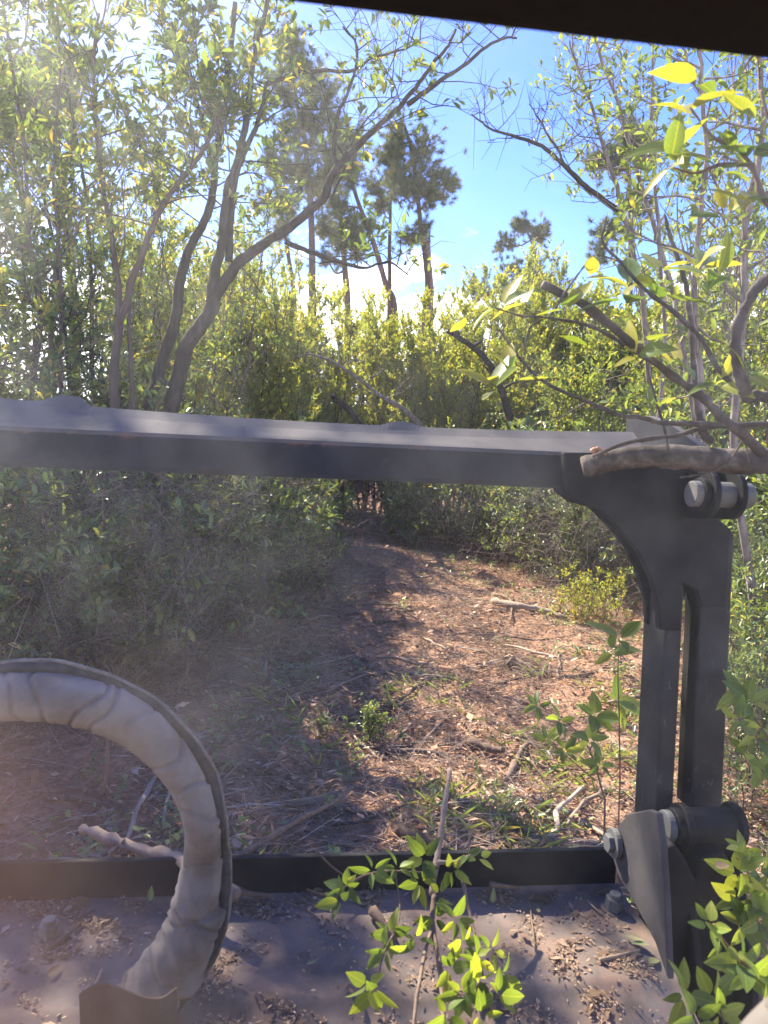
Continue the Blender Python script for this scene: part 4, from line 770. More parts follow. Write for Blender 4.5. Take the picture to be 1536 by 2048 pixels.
for (x, y, d, n, L, ax) in [(690, 1775, 1.3, 6, .034, (-.3, -.7, .6)), (680, 1800, 1.29, 5, .036, (-.5, -.6, .3)), (745, 1740, 1.33, 5, .036, (-.2, -.7, .5)), (795, 1735, 1.36, 5, .034, (0, -.7, .6)), (850, 1715, 1.38, 6, .04, (-.1, -.8, .5)), (840, 1765, 1.36, 6, .04, (-.3, -.8, .3)), (905, 1740, 1.38, 6, .036, (.3, -.8, .4)), (960, 1712, 1.37, 3, .03, (.5, -.6, .6)), (935, 1710, 1.37, 2, .028, (.3, -.6, .9)),
                            (870, 1835, 1.32, 6, .036, (0, -.8, .5)), (915, 1840, 1.3, 6, .036, (.3, -.8, .4)), (780, 1870, 1.26, 6, .036, (-.2, -.8, .4)), (770, 1900, 1.24, 5, .036, (-.2, -.8, .3)), (835, 1880, 1.27, 4, .034, (.2, -.8, .5)), (930, 1890, 1.25, 7, .038, (.2, -.8, .5)), (955, 1920, 1.23, 6, .036, (.3, -.8, .4)), (900, 1940, 1.22, 5, .038, (-.1, -.8, .5)), (960, 1960, 1.2, 6, .036, (.2, -.8, .4)),
                            (735, 1970, 1.17, 4, .034, (-.3, -.8, .3)), (748, 1990, 1.17, 4, .04, (0, -.7, -.3)), (925, 1985, 1.18, 6, .036, (0, -.8, .5)), (985, 1900, 1.25, 4, .034, (.5, -.7, .4)), (1000, 1990, 1.17, 6, .036, (.4, -.8, .4)), (895, 2030, 1.13, 5, .034, (0, -.8, .5)), (1010, 1950, 1.22, 4, .034, (.6, -.6, .4)), (965, 2030, 1.14, 5, .034, (.2, -.8, .4)), (880, 1790, 1.36, 4, .036, (.1, -.8, .5))]:
    whorl(root, b, x, y, d, n, L, 'grn', rng, ax)
tag(root, 'leafy green branch lying across the deck at bottom centre, its bare stick standing up', 'branch')
# seedlings and sprigs pressed against the right side of the head
def sprig(label, bpx, bd, twigs_, whorls, kind='grn', bark='stick', seed=0, name='sprig'):
    b = at_d(*bpx, bd); root = empty(name, tuple(b)); w = Acc(); rng = np.random.default_rng(seed+60)
    q0 = at_d(*twigs_[0][0][0], twigs_[0][1]); g0 = np.array([q0[0]+.03, q0[1]+.02, float(gz(q0[0], q0[1]))-.02]); tube(w, smooth_path([g0-b, (g0*.5+q0*.5)-b+np.array([.012, .01, 0]), q0-b], 6), np.linspace(twigs_[0][3]*1.5, twigs_[0][3], 13), 6, .4)
    for i, (pts, d0, d1, r) in enumerate(twigs_): twig_at(w, pts, d0, d1, r, r*.4, b, 6, .4, seed+i)
    w.obj('stem', B[bark] if bark in B else bark, root)
    for (x, y, d, n, L, ax) in whorls: whorl(root, b, x, y, d, n, L, kind, rng, ax)
    tag(root, label, 'plant'); return root
red = rough_mat('reddish_stem', [(.3, (.26, .09, .06)), (.7, (.38, .17, .1))], 40, 3, .6, .2, .002)
sprig('sprig on a reddish stem with pale bright leaves at the lower right corner', (1600, 2040), .95, [([(1600, 2020), (1540, 1975), (1505, 1940), (1470, 1915), (1445, 1880), (1425, 1850)], .97, 1.02, .003)],
      [(1420, 1848, 1.02, 5, .034, (-.4, -.5, .8)), (1450, 1885, 1.0, 3, .024, (-.4, -.6, .4)), (1488, 1925, 1.0, 5, .044, (.2, -.6, .7)), (1505, 1950, .98, 4, .045, (-.5, -.6, .2)), (1530, 1965, .96, 4, .045, (.4, -.6, .5)), (1470, 1905, 1.0, 2, .03, (.3, -.5, .8))], bark=red, seed=3)
sprig('sprig of oval leaves at the bottom edge beside the black steel block', (1420, 2120), .95, [([(1420, 2120), (1395, 2050), (1372, 1990)], .95, 1.0, .0022), ([(1470, 2120), (1450, 2050), (1430, 1990)], .95, 1.02, .0022)],
      [(1372, 1990, 1.0, 5, .042, (-.2, -.7, .7)), (1395, 2040, .97, 5, .04, (0, -.8, .4)), (1430, 1995, 1.02, 5, .04, (.1, -.7, .7)), (1445, 2030, .98, 5, .036, (.1, -.8, .3))], seed=5)
sprig('leafy seedling in front of the right edge, beside the lower pivot', (1580, 1950), 1.35, [([(1560, 1980), (1520, 1860), (1500, 1780), (1490, 1700)], 1.35, 1.42, .003), ([(1530, 1880), (1490, 1830), (1475, 1790)], 1.36, 1.38, .002)],
      [(1490, 1700, 1.42, 6, .045, (0, -.6, .8)), (1475, 1745, 1.4, 5, .05, (-.5, -.6, .4)), (1500, 1790, 1.38, 6, .05, (0, -.7, .6)), (1475, 1800, 1.38, 5, .05, (-.4, -.7, .3)), (1520, 1840, 1.36, 6, .05, (.2, -.7, .5)), (1495, 1850, 1.36, 5, .05, (-.2, -.8, .3)), (1525, 1740, 1.4, 5, .045, (.3, -.6, .6))], seed=7)
sprig('broad dark leaves right of the steel upright at the picture edge', (1600, 1500), 1.5, [([(1600, 1560), (1540, 1480), (1500, 1420), (1480, 1385)], 1.5, 1.56, .003), ([(1540, 1480), (1500, 1480)], 1.5, 1.52, .002)],
      [(1480, 1385, 1.56, 5, .05, (-.3, -.6, .6)), (1500, 1405, 1.54, 6, .055, (0, -.7, .5)), (1480, 1440, 1.53, 4, .045, (-.6, -.6, .3)), (1515, 1470, 1.52, 6, .055, (.2, -.7, .4)), (1500, 1510, 1.5, 4, .045, (-.2, -.6, .6)), (1525, 1540, 1.5, 5, .05, (0, -.7, .5))], seed=9)
sprig('seedling with a few large pale leaves just left of the steel upright', (1235, 1600), 2.0, [([(1240, 1560), (1238, 1440), (1236, 1340), (1240, 1280)], 1.9, 1.75, .002)],
      [(1240, 1275, 1.75, 3, .075, (0, -.4, 1)), (1222, 1300, 1.76, 3, .06, (-.3, -.5, .6))], seed=11)
sprig('low sprawling seedling with roundish leaves on the track left of the upright', (1180, 1600), 2.2, [([(1210, 1600), (1180, 1500), (1130, 1440), (1080, 1410)], 2.2, 2.25, .003), ([(1180, 1500), (1210, 1430), (1240, 1390)], 2.2, 2.1, .002), ([(1190, 1560), (1130, 1510), (1100, 1480)], 2.2, 2.2, .002)],
      [(1075, 1410, 2.25, 5, .05, (-.3, -.6, .8)), (1120, 1440, 2.2, 5, .055, (-.1, -.7, .7)), (1190, 1430, 2.1, 5, .075, (0, -.7, .6)), (1235, 1400, 2.1, 5, .075, (.2, -.7, .6)), (1130, 1500, 2.2, 6, .055, (0, -.7, .7)), (1180, 1480, 2.15, 5, .06, (0, -.8, .5)), (1200, 1530, 2.15, 5, .05, (0, -.6, .8)), (1095, 1480, 2.2, 5, .045, (-.2, -.6, .8))], seed=13)

# ------------------------------------------------------------------ sticks on the track
stick_bits = [
 ([(600, 1245), (650, 1225), (690, 1217), (765, 1213)], .030, .5, 'crooked grey branch at the left verge, above the dark rut', 'branch'),
 ([(515, 1233), (560, 1238), (587, 1258), (578, 1282)], .016, .55, 'curved stick hooked at the left verge', 'stick'),
 ([(565, 1309), (620, 1318), (692, 1305)], .014, .75, 'pale straight stick left of the dark soil patch', 'stick'),
 ([(725, 1402), (780, 1386), (816, 1372), (852, 1352), (905, 1347)], .014, .35, 'long thin stick pointing up right across the middle of the track', 'stick'),
 ([(800, 1338), (860, 1345), (932, 1352)], .016, .6, 'pale split stick lying across the middle of the track', 'stick'),
 ([(770, 1477), (865, 1480), (930, 1510), (990, 1545), (1040, 1562), (1095, 1572)], .012, .45, 'long bent branch running from the small weed to the right', 'branch'),
 ([(845, 1450), (880, 1425), (918, 1396)], .009, .8, 'thin pale stick right of the small weed', 'stick'),
 ([(930, 1420), (960, 1462), (985, 1500), (1020, 1530)], .010, .6, 'thin grey stick slanting down to the right rut', 'stick'),
 ([(1012, 1532), (1035, 1490), (1052, 1462)], .022, .55, 'short thick tan stick end right of centre', 'stick'),
 ([(985, 1200), (1040, 1212), (1090, 1218), (1137, 1229)], .040, .85, 'pale log at the right verge in the sunny patch', 'log'),
 ([(1005, 1253), (1080, 1262), (1172, 1262)], .012, .25, 'dark thin stick on the sunlit right side of the track', 'stick'),
 ([(960, 1530), (975, 1560), (992, 1592)], .012, .85, 'short pale stick pointing down to the grass', 'stick'),
 ([(895, 1612), (930, 1600), (965, 1585)], .022, .45, 'short thick grey log piece in front of the standing stick', 'log'),
 ([(800, 1650), (850, 1668), (905, 1694)], .030, .2, 'dark bark slab just above the deck lip', 'bark'),
 ([(598, 1046), (640, 1049)], .05, .65, 'small reddish log at the far bend under the steel bar', 'log'),
 ([(590, 1045), (640, 1010), (690, 985), (725, 958)], .018, .7, 'leaning pale pole at the far bend under the steel bar', 'stick'),
 ([(478, 1325), (528, 1328)], .028, .6, 'short grey stub on the left side of the track', 'log'),
 ([(520, 1528), (600, 1555), (680, 1577), (760, 1602), (850, 1628), (940, 1642), (1030, 1652)], .009, .3, 'long dark vine lying across the track near the deck', 'vine'),
 ([(640, 1600), (720, 1612), (800, 1600), (830, 1590)], .010, .3, 'dark thin branch below the long vine', 'stick'),
 ([(900, 1690), (1000, 1676), (1100, 1662), (1225, 1640)], .012, .55, 'grey branch reaching to the lower pivot', 'branch'),
 ([(1020, 1672), (1100, 1650), (1180, 1638), (1235, 1642)], .008, .35, 'thinner branch lying against the grey branch by the lower pivot', 'branch'),
 ([(1130, 1695), (1170, 1665), (1205, 1640)], .007, .8, 'pale thin stick by the lower left bracket', 'stick'),
 ([(1030, 1580), (1100, 1600), (1150, 1580), (1200, 1560)], .008, .5, 'bent thin stick among the weeds right of centre', 'stick'),
 ([(670, 1420), (700, 1402), (728, 1395)], .02, .5, 'weathered grey wood chunk in the middle of the track', 'log'),
 ([(945, 1455), (985, 1470), (1010, 1478)], .03, .4, 'broken dark log piece right of centre', 'log'),
 ([(635, 1440), (640, 1490), (648, 1520)], .008, .7, 'thin stick lying lengthways left of the small weed', 'stick'),
 ([(505, 1530), (560, 1525)], .012, .3, 'dark stick on the shaded left side', 'stick'),
 ([(370, 1780), (480, 1760), (560, 1748)], .007, .25, 'dark thin stick low on the left', 'stick'),
 ([(130, 1580), (200, 1590), (260, 1605)], .02, .3, 'dark stick inside the arch of the hose', 'stick'),
 ([(205, 1590), (212, 1520), (210, 1450)], .011, .4, 'upright brown seedling stem inside the arch of the hose', 'stick'),
 ([(985, 1175), (1020, 1195), (1022, 1230)], .02, .6, 'forked stub standing at the right verge', 'stick'),
 ([(885, 1132), (915, 1141)], .03, .95, 'white broken stick below the middle bush', 'stick')]
for i, (pts, r, var, lb, ct) in enumerate(stick_bits):
    rng = np.random.default_rng(700+i); stand = i in (15, 29)
    Q = []
    for j, (x, y) in enumerate(pts):
        g = at_z(x, y, .04)
        if stand:
            g0 = at_z(*pts[0], .0); g = at_y(x, y, g0[1]) if i == 29 else at_y(x, y, g0[1]-.3*j)
        else: g[2] = float(gz(g[0], g[1]))+r*.9+.012
        Q.append(g)
    w = Acc(); b = Q[0]; S = smooth_path([q-b for q in Q], 6); S = S+np.cumsum(rng.normal(0, r*.13, S.shape), 0)
    tube(w, S, np.linspace(r, r*.55, len(S))*(1+.12*rng.standard_normal(len(S))), 8, var, True, .1, rng)
    o = w.obj({'log': 'log_piece', 'bark': 'bark_slab', 'vine': 'vine', 'branch': 'fallen_branch', 'stick': 'stick'}[ct], B['stick']); o.location = tuple(b); tag(o, lb, ct)
# scattered smaller sticks that look alike
rng = np.random.default_rng(88); protos = []
for v in range(8):
    w = Acc(); L = 1.0; pts = np.cumsum(np.vstack([[0, 0, 0], np.stack([np.full(5, .2), rng.normal(0, .03, 5), rng.normal(0, .012, 5)], 1)]), 0)
    tube(w, smooth_path(pts, 2), np.linspace(.022, .012, 11)*(1+.15*rng.standard_normal(11)), 6, rng.random(), True, .1, rng); protos.append(w.mesh('stick', B['stick']))
# stripped bark and split wood left by the mulcher, strewn over the middle of the track
bk = []
for v in range(5):
    bm = bmesh.new(); rows = []
    for t in np.linspace(0, 1, 7):
        wv = .09*(1-.7*abs(2*t-1)**3)*rng.uniform(.7, 1.2); yo = .03*math.sin(3*t+v); rows.append([bm.verts.new((t, yo+wv*x_, .045*(1-x_*x_)+.02*math.sin(5*t+v)+dz)) for x_, dz in ((-1, 0), (0, 0), (1, 0), (.9, -.02), (0, -.025), (-.9, -.02))])
    for a_, b_ in zip(rows, rows[1:]):
        for k_ in range(6): bm.faces.new((a_[k_], a_[(k_+1) % 6], b_[(k_+1) % 6], b_[k_]))
    bm.faces.new(rows[0][::-1]); bm.faces.new(rows[-1]); me = bpy.data.meshes.new('bark_strip'); bm.to_mesh(me); bm.free(); me.materials.append(B['stick'])
    me.attributes.new('var', 'FLOAT', 'POINT').data.foreach_set('value', np.full(len(me.vertices), .25+.15*v, np.float32)); bk.append(me)
for i in range(90):
    y = 2.9+rng.random()**1.2*5.2; x = path_x(y)+rng.normal(.1, .8); s = rng.uniform(.10, .34)
    o = link('bark_strip', bk[rng.integers(5)]); o.scale = (s, s*rng.uniform(.6, 1.3), s); o.rotation_euler = (rng.normal(0, .15), rng.normal(0, .06), rng.random()*6.28); o.location = (x, y, float(gz(x, y))+.018)
    tag(o, 'torn strip of bark lying on the mulched track', 'bark', 'bark strips strewn over the track')
for i in range(110):
    y = 2.7+rng.random()**1.7*9; x = path_x(y)+rng.uniform(-1.7, 1.9)*(1 if y < 6 else .85)
    o = link('stick', protos[rng.integers(8)]); s = rng.uniform(.18, .8); o.scale = (s, s*rng.uniform(.6, 1.3), s*rng.uniform(.6, 1.2)); o.rotation_euler = (0, rng.normal(0, .05), rng.random()*6.28)
    o.location = (x, y, float(gz(x, y))+.015); tag(o, 'small dry stick scattered on the mulched track', 'stick', 'small sticks scattered on the track')
# pale broken pole leaning on the front lip at lower left
w = Acc(); b = at_d(165, 1657, 1.72); S = twig_at(w, [(165, 1657), (235, 1690), (300, 1708), (350, 1722), (400, 1748), (470, 1790)], 1.72, 1.42, .012, .015, b, 8, .7, 70); root = empty('broken_pole', tuple(b)); w.obj('pole', B['stick'], root)
w = Acc(); twig_at(w, [(240, 1690), (225, 1700), (212, 1716)], 1.66, 1.66, .008, .004, b, 6, .8, 71); twig_at(w, [(240, 1690), (246, 1684), (250, 1680)], 1.66, 1.64, .006, .004, b, 6, .8, 72); w.obj('broken_stub', B['stick'], root)
tag(root, 'pale broken pole leaning over the front lip beside the hose', 'stick')

# ------------------------------------------------------------------ litter and ground cover nobody could count
rng = np.random.default_rng(31); n = 80000; lt = Acc()
y = 2.3+rng.random(n)**1.6*11; x = path_x(y)+rng.normal(0, 1.35, n)*(1+.0*y); d = np.abs(np.abs(x-path_x(y))-.62)
clump = .5+.5*np.sin(3.1*x+1.3*y+np.sin(2.3*y))*np.sin(2.7*y-1.9*x+np.sin(3.3*x)); keep = rng.random(n) < np.where(d < .22, .6, 1)*(.35+.65*clump)*(1-.85*damp(x, y)); x, y = x[keep], y[keep]; n = len(x)
P = np.stack([x, y, gz(x, y)+rng.uniform(.004, .03, n)], 1); a = rng.random(n)*6.283; D = np.stack([np.cos(a), np.sin(a), rng.normal(0, .22, n)], 1); N = UP+rng.normal(0, .38, (n, 3)); big = rng.random(n)
L = np.where(big > .9, rng.uniform(.05, .11, n), rng.uniform(.015, .05, n)); Wd = L*np.where(rng.random(n) > .5, rng.uniform(.3, .5, n), rng.uniform(.08, .2, n))
leaves(lt, P, D, N, L, Wd, np.clip(rng.beta(1.3, 2.2, n), 0, 1), fold=.2, droop=-.1)
tag(lt.obj('leaf_litter', G['dead'], None, False), 'brown leaf litter and wood chips strewn over the track', None, None, 'stuff')
tw = Acc(); n = 20000; y = 2.3+rng.random(n)**1.5*10; x = path_x(y)+rng.normal(0, 1.4, n); a = rng.random(n)*6.283; ln = rng.uniform(.04, .3, n); z = gz(x, y)+.01
P0 = np.stack([x, y, z+rng.uniform(0, .03, n)], 1); P1 = P0+np.stack([np.cos(a)*ln, np.sin(a)*ln, rng.normal(.01, .02, n)], 1); sticks(tw, P0, P1, rng.uniform(.0008, .0032, n)*np.where(rng.random(n) > .93, 1.6, 1), .0008, np.clip(rng.beta(2.2, 1.4, n)+.1, 0, 1))
tag(tw.obj('twig_litter', B['stick'], None, False), 'fine dry twigs littering the track', None, None, 'stuff')
# low green seedlings
gc = Acc(); n = 1500; y = 2.4+rng.random(n)**1.8*9.5; x = path_x(y)+rng.normal(0, 1.5, n); side = np.abs(x-path_x(y)); m = rng.random(n) < np.clip((side-.2)/1.0, .12, 1)*np.where((x > .2) & (y < 4.4), 1, .75)*(.3+.7*(np.sin(2.1*x+.7)*np.sin(1.7*y+x) > -.1)); x, y = x[m], y[m]; n = len(x)
k = 9; P = np.repeat(np.stack([x, y, gz(x, y)], 1), k, 0)+np.concatenate([rng.normal(0, .025, (n*k, 2)), rng.uniform(.01, .10, (n*k, 1))], 1); a = rng.random(n*k)*6.283
D = np.stack([np.cos(a), np.sin(a), rng.uniform(.1, .9, n*k)], 1); L = rng.uniform(.022, .055, n*k); leaves(gc, P, D, UP+rng.normal(0, .4, (n*k, 3)), L, L*rng.uniform(.35, .6, n*k), np.clip(rng.normal(.55, .22, n*k), 0, .95), kind='full')
n = 1700; y = 2.6+rng.random(n)**1.3*2.6; x = rng.uniform(-.2, 2.3, n); m = rng.random(n) < np.clip(np.sin(4.1*x+1)*np.sin(3.3*y+x)+.15, 0, 1)*np.where(x > .6, 1, .5); x, y = x[m], y[m]; n = len(x); k = 3
P = np.repeat(np.stack([x, y, gz(x, y)], 1), k, 0)+np.concatenate([rng.normal(0, .03, (n*k, 2)), np.zeros((n*k, 1))], 1); a = rng.random(n*k)*6.283; L = rng.uniform(.05, .16, n*k)
leaves(gc, P, np.stack([np.cos(a), np.sin(a), rng.uniform(.4, 1.4, n*k)], 1), UP+rng.normal(0, .5, (n*k, 3)), L, rng.uniform(.004, .009, n*k), np.clip(rng.normal(.75, .2, n*k), 0, .97), droop=.25, kind='full')
tag(gc.obj('ground_cover', G['dark'], None, False), 'low green seedlings sprouting along the track', None, None, 'stuff')
# tangles of dead twigs
def tangle(c, ext, n, seed, lb, vr, r=.004):
    rng = np.random.default_rng(seed); w = Acc(); P = np.array(c)+(rng.random((n, 3))-.5)*2*np.array(ext); P[:, 2] = np.maximum(P[:, 2], gz(P[:, 0], P[:, 1])+.02); D = nrm(rdir(rng, n)+np.array([0, 0, .5]))
    for s in range(4):
        Q = P+D*rng.uniform(.08, .22, n)[:, None]; sticks(w, P, Q, r*(1-.2*s), r*(.8-.2*s), np.clip(rng.normal(vr, .2, n), 0, 1)); P = Q; D = nrm(D+.5*rng.standard_normal((n, 3))-UP*.06)
    tag(w.obj('twig_tangle', B['twig'], None, False), lb, None, None, 'stuff')
tangle((3.75, 8.9, .75), (.75, 1.0, .75), 900, 1, 'tangle of bare grey twigs right of the track under the steel bar', .75); tangle((4.2, 7.6, .6), (.7, .8, .6), 500, 2, 'bare grey twigs beside the steel knee', .7)
tangle((-1.15, 5.0, .85), (.7, .8, .8), 900, 3, 'brown tangle of dead twigs in the left thicket', .35, .0035); tangle((-.7, 6.6, .8), (.6, .8, .8), 700, 4, 'brown dead twigs behind the left verge', .4); tangle((-1.5, 4.3, .7), (.8, .5, .7), 700, 6, 'brown dead twigs and stems above the hose arch', .45, .003); tangle((-.2, 7.4, .7), (.5, 1.4, .7), 600, 7, 'dry brown twigs along the left verge', .5, .0035)
tangle((.9, 14.0, .6), (1.2, .8, .6), 500, 5, 'dead twigs at the far end of the track', .6, .006)
herb = make_plant('fern_clump', 801, G['myrtle'], B['twig'], .5, 15, .42, .4, 7, .16, 4, .10, 8, .030, .010, t0=.15, up=.45, sr=.004, var_mu=.6, wob=.25); herb.location = (3.05, 7.1, float(gz(3.05, 7.1))); tag(herb, 'bright yellow-green feathery clump at the right verge beside the upright', 'plant')
h2 = make_plant('fern_clump', 802, G['myrtle'], B['twig'], .55, 16, .3, .25, 8, .18, 4, .1, 9, .03, .011, t0=.15, up=.5, sr=.004, var_mu=.55); h2.location = (.05, 7.9, 0.05); tag(h2, 'feathery green clump hanging over the left verge', 'plant')
h3 = make_plant('weed', 803, G['dark'], B['twig'], .26, 7, .12, .08, 6, .09, 4, .06, 7, .03, .012, t0=.2, up=.6, sr=.004, var_mu=.6, kind='full'); q = at_z(752, 1472, .0); h3.location = tuple(q); h3.scale = (.62,)*3; tag(h3, 'small leafy weed standing alone in the middle of the track', 'plant')

# ------------------------------------------------------------------ debris on the deck
rng = np.random.default_rng(61); n = 70000; x = rng.uniform(-.75, .72, n); y = .92+rng.random(n)*.57
cl = (np.exp(-((y-1.455)/.035)**2)*1.1+.9*np.exp(-((x+.42-(y-1.2)*.3)/.05)**2)+.8*np.exp(-((x+.10+.2*(y-1.2))/.06)**2)+.5*np.exp(-((y-1.2)/.03)**2)+.7*np.exp(-((x-.6)**2/.01+(y-1.25)**2/.01))+.13)*np.clip(.12+1.3*np.sin(23*x+5*y+2*np.sin(31*y))*np.sin(19*y-7*x+2*np.sin(17*x)), 0, 1)
m = rng.random(n) < np.clip(cl, 0.012, 1); x, y = x[m], y[m]; n = len(x); a = rng.random(n)*6.283; dk = Acc(); L = rng.uniform(.003, .013, n)*np.where(rng.random(n) > .93, 2.2, 1)
leaves(dk, np.stack([x, y, deck_z(x, y)+rng.uniform(.001, .006, n)], 1), np.stack([np.cos(a), np.sin(a), rng.normal(0, .15, n)], 1), UP+rng.normal(0, .3, (n, 3)), L, L*rng.uniform(.2, .5, n), np.clip(rng.beta(2.2, 1.6, n), 0, 1), fold=.15, droop=-.05)
tag(dk.obj('chip_litter', G['chip'], None, False), 'wood chips and leaf crumbs lying on the steel deck', None, None, 'stuff')
for i, (px, py, L, a, lb) in enumerate([(140, 1815, .05, .4, 'curled olive leaf beside the left deck bolt'), (305, 1785, .034, 1.3, 'upright yellow leaf against the front lip left of the hose'), (275, 1862, .022, .6, 'tiny yellow-green leaf in the middle left of the deck'), (95, 1945, .032, 1.0, 'dry brown leaf below the left deck bolt'),
                                    (612, 1925, .022, .2, 'small round green leaf on the deck centre'), (615, 1882, .014, .5, 'pale chip-like leaf on the deck'), (1065, 1788, .036, -.3, 'tan pointed leaf on the deck by the front lip'), (1195, 1786, .036, .2, 'green oval leaf beside the right deck bolt'), (1160, 1800, .016, .9, 'small grey leaf near the lip at right'),
                                    (985, 1805, .03, -1.2, 'dark brown leaf standing by the leafy branch'), (625, 1790, .025, .3, 'olive leaf lying under the leafy branch tips'), (1180, 1995, .022, .9, 'brown seed-like leaf at the lower right of the deck'), (1250, 1870, .04, -.8, 'green leaf wedged along the bracket'), (1262, 1885, .035, -.5, 'rusty leaf wedged under the bracket'),
                                    (1300, 1920, .03, .4, 'curled leaf at the foot of the bracket'), (1180, 1970, .026, .1, 'green leaf scrap at the foot of the deck'), (1078, 1820, .018, 1.4, 'tiny greenish leaf by the thin dead stalk'), (1430, 1735, .035, .2, 'brown leaf caught in the pivot gap')]):
    p = at_z(px, py, .685); rng = np.random.default_rng(i+400)
    if i == 17: p = at_d(px, py, 1.34)
    else: p[1] = min(p[1], 1.485); p[2] = float(deck_z(p[0], p[1]))+.008
    up_ = i in (1, 9); dirv = (.1, .1, 1) if up_ else (math.cos(a), math.sin(a), .12)
    o = put_leaf(None, np.zeros(3), p, dirv, (0, -1, .2) if up_ else (rng.normal(0, .3), -.25, 1), L, 'brn', rng, 'fallen_leaf'); tag(o, lb, 'leaf')
for i, (pts, r, lb) in enumerate([([(95, 1890), (130, 1868), (163, 1842)], .005, 'dark flat stick beside the left deck bolt'), ([(190, 1958), (205, 1930)], .004, 'short red-brown stick near the canvas guard'), ([(745, 1825), (768, 1850), (792, 1872)], .012, 'grey stick stub on the deck under the leafy branch'), ([(1060, 1790), (1066, 1850), (1072, 1895)], .002, 'thin dead stalk lying on the deck at right'),
                              ([(1200, 1915), (1240, 1902), (1280, 1892)], .004, 'dark twig at the foot of the bracket'), ([(1175, 1795), (1190, 1810), (1208, 1824)], .003, 'thin curved twig beside the right deck bolt'), ([(640, 1840), (610, 1815), (560, 1795)], .002, 'thin brown stalk on the deck left of the leafy branch'), ([(720, 2030), (780, 2010), (850, 1998)], .002, 'fine stalk at the bottom of the deck'),
                              ([(450, 1770), (490, 1785), (540, 1792)], .008, 'bark scrap against the lip right of the hose'), ([(980, 1768), (1010, 1772), (1040, 1775)], .006, 'dark twig under the lip right of the leafy branch'), ([(632, 1700), (660, 1730), (700, 1760)], .003, 'thin brown stalk leaning on the lip left of the leafy branch')]):
    Q = []
    for (px, py) in pts:
        p = at_z(px, py, .69)
        if p[1] > 1.48: p = at_y(px, py, 1.475)
        else: p[2] = float(deck_z(p[0], p[1]))+r+.003
        Q.append(p)
    w = Acc(); rng = np.random.default_rng(i+500); S = smooth_path([q-Q[0] for q in Q], 4); tube(w, S, np.linspace(r, r*.6, len(S))*(1+.1*rng.standard_normal(len(S))), 6, .35+.4*rng.random(), True, .06, rng)
    o = w.obj('twig', B['stick']); o.location = tuple(Q[0]); tag(o, lb, 'stick')

# ------------------------------------------------------------------ the cab the picture is taken from
CB = np.array([0, 0, 1.1]); CAB = empty('loader_cab', tuple(CB)); tag(CAB, 'black cab frame of the loader with its dusty windshield, roof edge along the top', 'cab')
cabm = rough_mat('black_cab_plastic', [(.3, (.012, .012, .013)), (.7, (.02, .02, .021))], 60, 4, .75, .2, .001, spec=.25)
bm = prism([(-.62, .40, 1.934), (-.62, .505, 1.934), (-.62, .545, 1.99), (-.62, .545, 2.10), (-.62, .40, 2.10)], (1.24, 0, 0)); part('header', bm, cabm, CAB, CB, .012, 3)
part('roof', box(-.62, .62, -.95, .398, 2.06, 2.11), cabm, CAB, CB, .01)
part('pillar', box(-.62, -.54, .44, .53, .45, 1.93), cabm, CAB, CB, .01); part('pillar', box(.54, .62, .44, .53, .45, 1.93), cabm, CAB, CB, .01)
part('sill', box(-.535, .535, .44, .53, .98, 1.06), cabm, CAB, CB, .01); part('rear_panel', box(-.62, .62, -1.0, -.955, .45, 2.05), cabm, CAB, CB, .01); part('cab_floor', box(-.62, .62, -.95, .43, .40, .45), cabm, CAB, CB, .01)
for sx_ in (-.62, .59): part('side_panel', box(sx_, sx_+.03, -.95, .435, .46, 1.2), cabm, CAB, CB, .005)
w = Acc(); S = smooth_path([at_d(x, y, .5)-CB for x, y in [(1500, 2160), (1540, 2105), (1585, 2060), (1650, 2010)]]+[np.array([.50, .50, 1.22])-CB, np.array([.56, .47, 1.15])-CB], 6); tube(w, S, .022, 16, .5); w.obj('padded_grab_bar', rough_mat('beige_padding', [(.3, (.17, .15, .125)), (.7, (.22, .195, .165))], 30, 4, .8, .2, .002), CAB)
# windshield: a thin layer of scattering dust on clear glass
m, n_, l_, o_ = mat('dusty_glass'); c = n_.new('ShaderNodeTexCoord'); co = c.outputs['Object']
a1 = noise(n_, l_, 4.5, 4, .6, co, .4); a2 = noise(n_, l_, 22, 3, .6, co); 
mr = n_.new('ShaderNodeMapRange'); mr.interpolation_type = 'SMOOTHSTEP'; mr.inputs[1].default_value = .48; mr.inputs[2].default_value = .72; mr.inputs[3].default_value = 1.15; mr.inputs[4].default_value = 2.0; l_.new(a1.outputs[0], mr.inputs[0])
mr2 = n_.new('ShaderNodeMapRange'); mr2.inputs[1].default_value = .35; mr2.inputs[2].default_value = .7; mr2.inputs[3].default_value = .6; mr2.inputs[4].default_value = 1.4; l_.new(a2.outputs[0], mr2.inputs[0])
sl_ = n_.new('ShaderNodeSeparateXYZ'); l_.new(co, sl_.inputs[0]); gl = n_.new('ShaderNodeMapRange'); gl.interpolation_type = 'SMOOTHSTEP'; gl.inputs[1].default_value = .22; gl.inputs[2].default_value = -.30; gl.inputs[3].default_value = .75; gl.inputs[4].default_value = 1.25
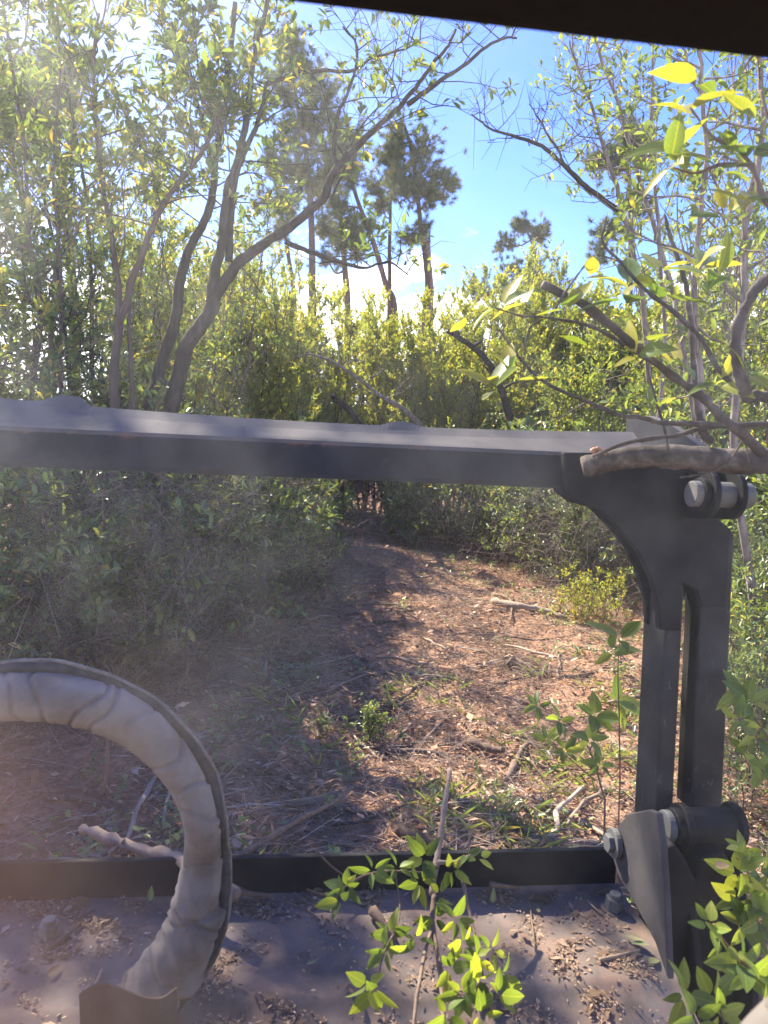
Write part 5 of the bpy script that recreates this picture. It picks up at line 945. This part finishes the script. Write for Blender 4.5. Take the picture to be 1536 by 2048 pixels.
l_.new(sl_.outputs[0], gl.inputs[0]); mrg = n_.new('ShaderNodeMath'); mrg.operation = 'MULTIPLY'; l_.new(mr.outputs[0], mrg.inputs[0]); l_.new(gl.outputs[0], mrg.inputs[1]); mr = mrg
mu = n_.new('ShaderNodeMath'); mu.operation = 'MULTIPLY'; l_.new(mr.outputs[0], mu.inputs[0]); l_.new(mr2.outputs[0], mu.inputs[1])
DUST = n_.new('ShaderNodeMath'); DUST.operation = 'MULTIPLY'; DUST.inputs[1].default_value = 5.5; l_.new(mu.outputs[0], DUST.inputs[0])
pv = n_.new('ShaderNodeVolumePrincipled'); pv.inputs['Anisotropy'].default_value = .55; 
# reddish reflection put into the dust's colour and density at lower left
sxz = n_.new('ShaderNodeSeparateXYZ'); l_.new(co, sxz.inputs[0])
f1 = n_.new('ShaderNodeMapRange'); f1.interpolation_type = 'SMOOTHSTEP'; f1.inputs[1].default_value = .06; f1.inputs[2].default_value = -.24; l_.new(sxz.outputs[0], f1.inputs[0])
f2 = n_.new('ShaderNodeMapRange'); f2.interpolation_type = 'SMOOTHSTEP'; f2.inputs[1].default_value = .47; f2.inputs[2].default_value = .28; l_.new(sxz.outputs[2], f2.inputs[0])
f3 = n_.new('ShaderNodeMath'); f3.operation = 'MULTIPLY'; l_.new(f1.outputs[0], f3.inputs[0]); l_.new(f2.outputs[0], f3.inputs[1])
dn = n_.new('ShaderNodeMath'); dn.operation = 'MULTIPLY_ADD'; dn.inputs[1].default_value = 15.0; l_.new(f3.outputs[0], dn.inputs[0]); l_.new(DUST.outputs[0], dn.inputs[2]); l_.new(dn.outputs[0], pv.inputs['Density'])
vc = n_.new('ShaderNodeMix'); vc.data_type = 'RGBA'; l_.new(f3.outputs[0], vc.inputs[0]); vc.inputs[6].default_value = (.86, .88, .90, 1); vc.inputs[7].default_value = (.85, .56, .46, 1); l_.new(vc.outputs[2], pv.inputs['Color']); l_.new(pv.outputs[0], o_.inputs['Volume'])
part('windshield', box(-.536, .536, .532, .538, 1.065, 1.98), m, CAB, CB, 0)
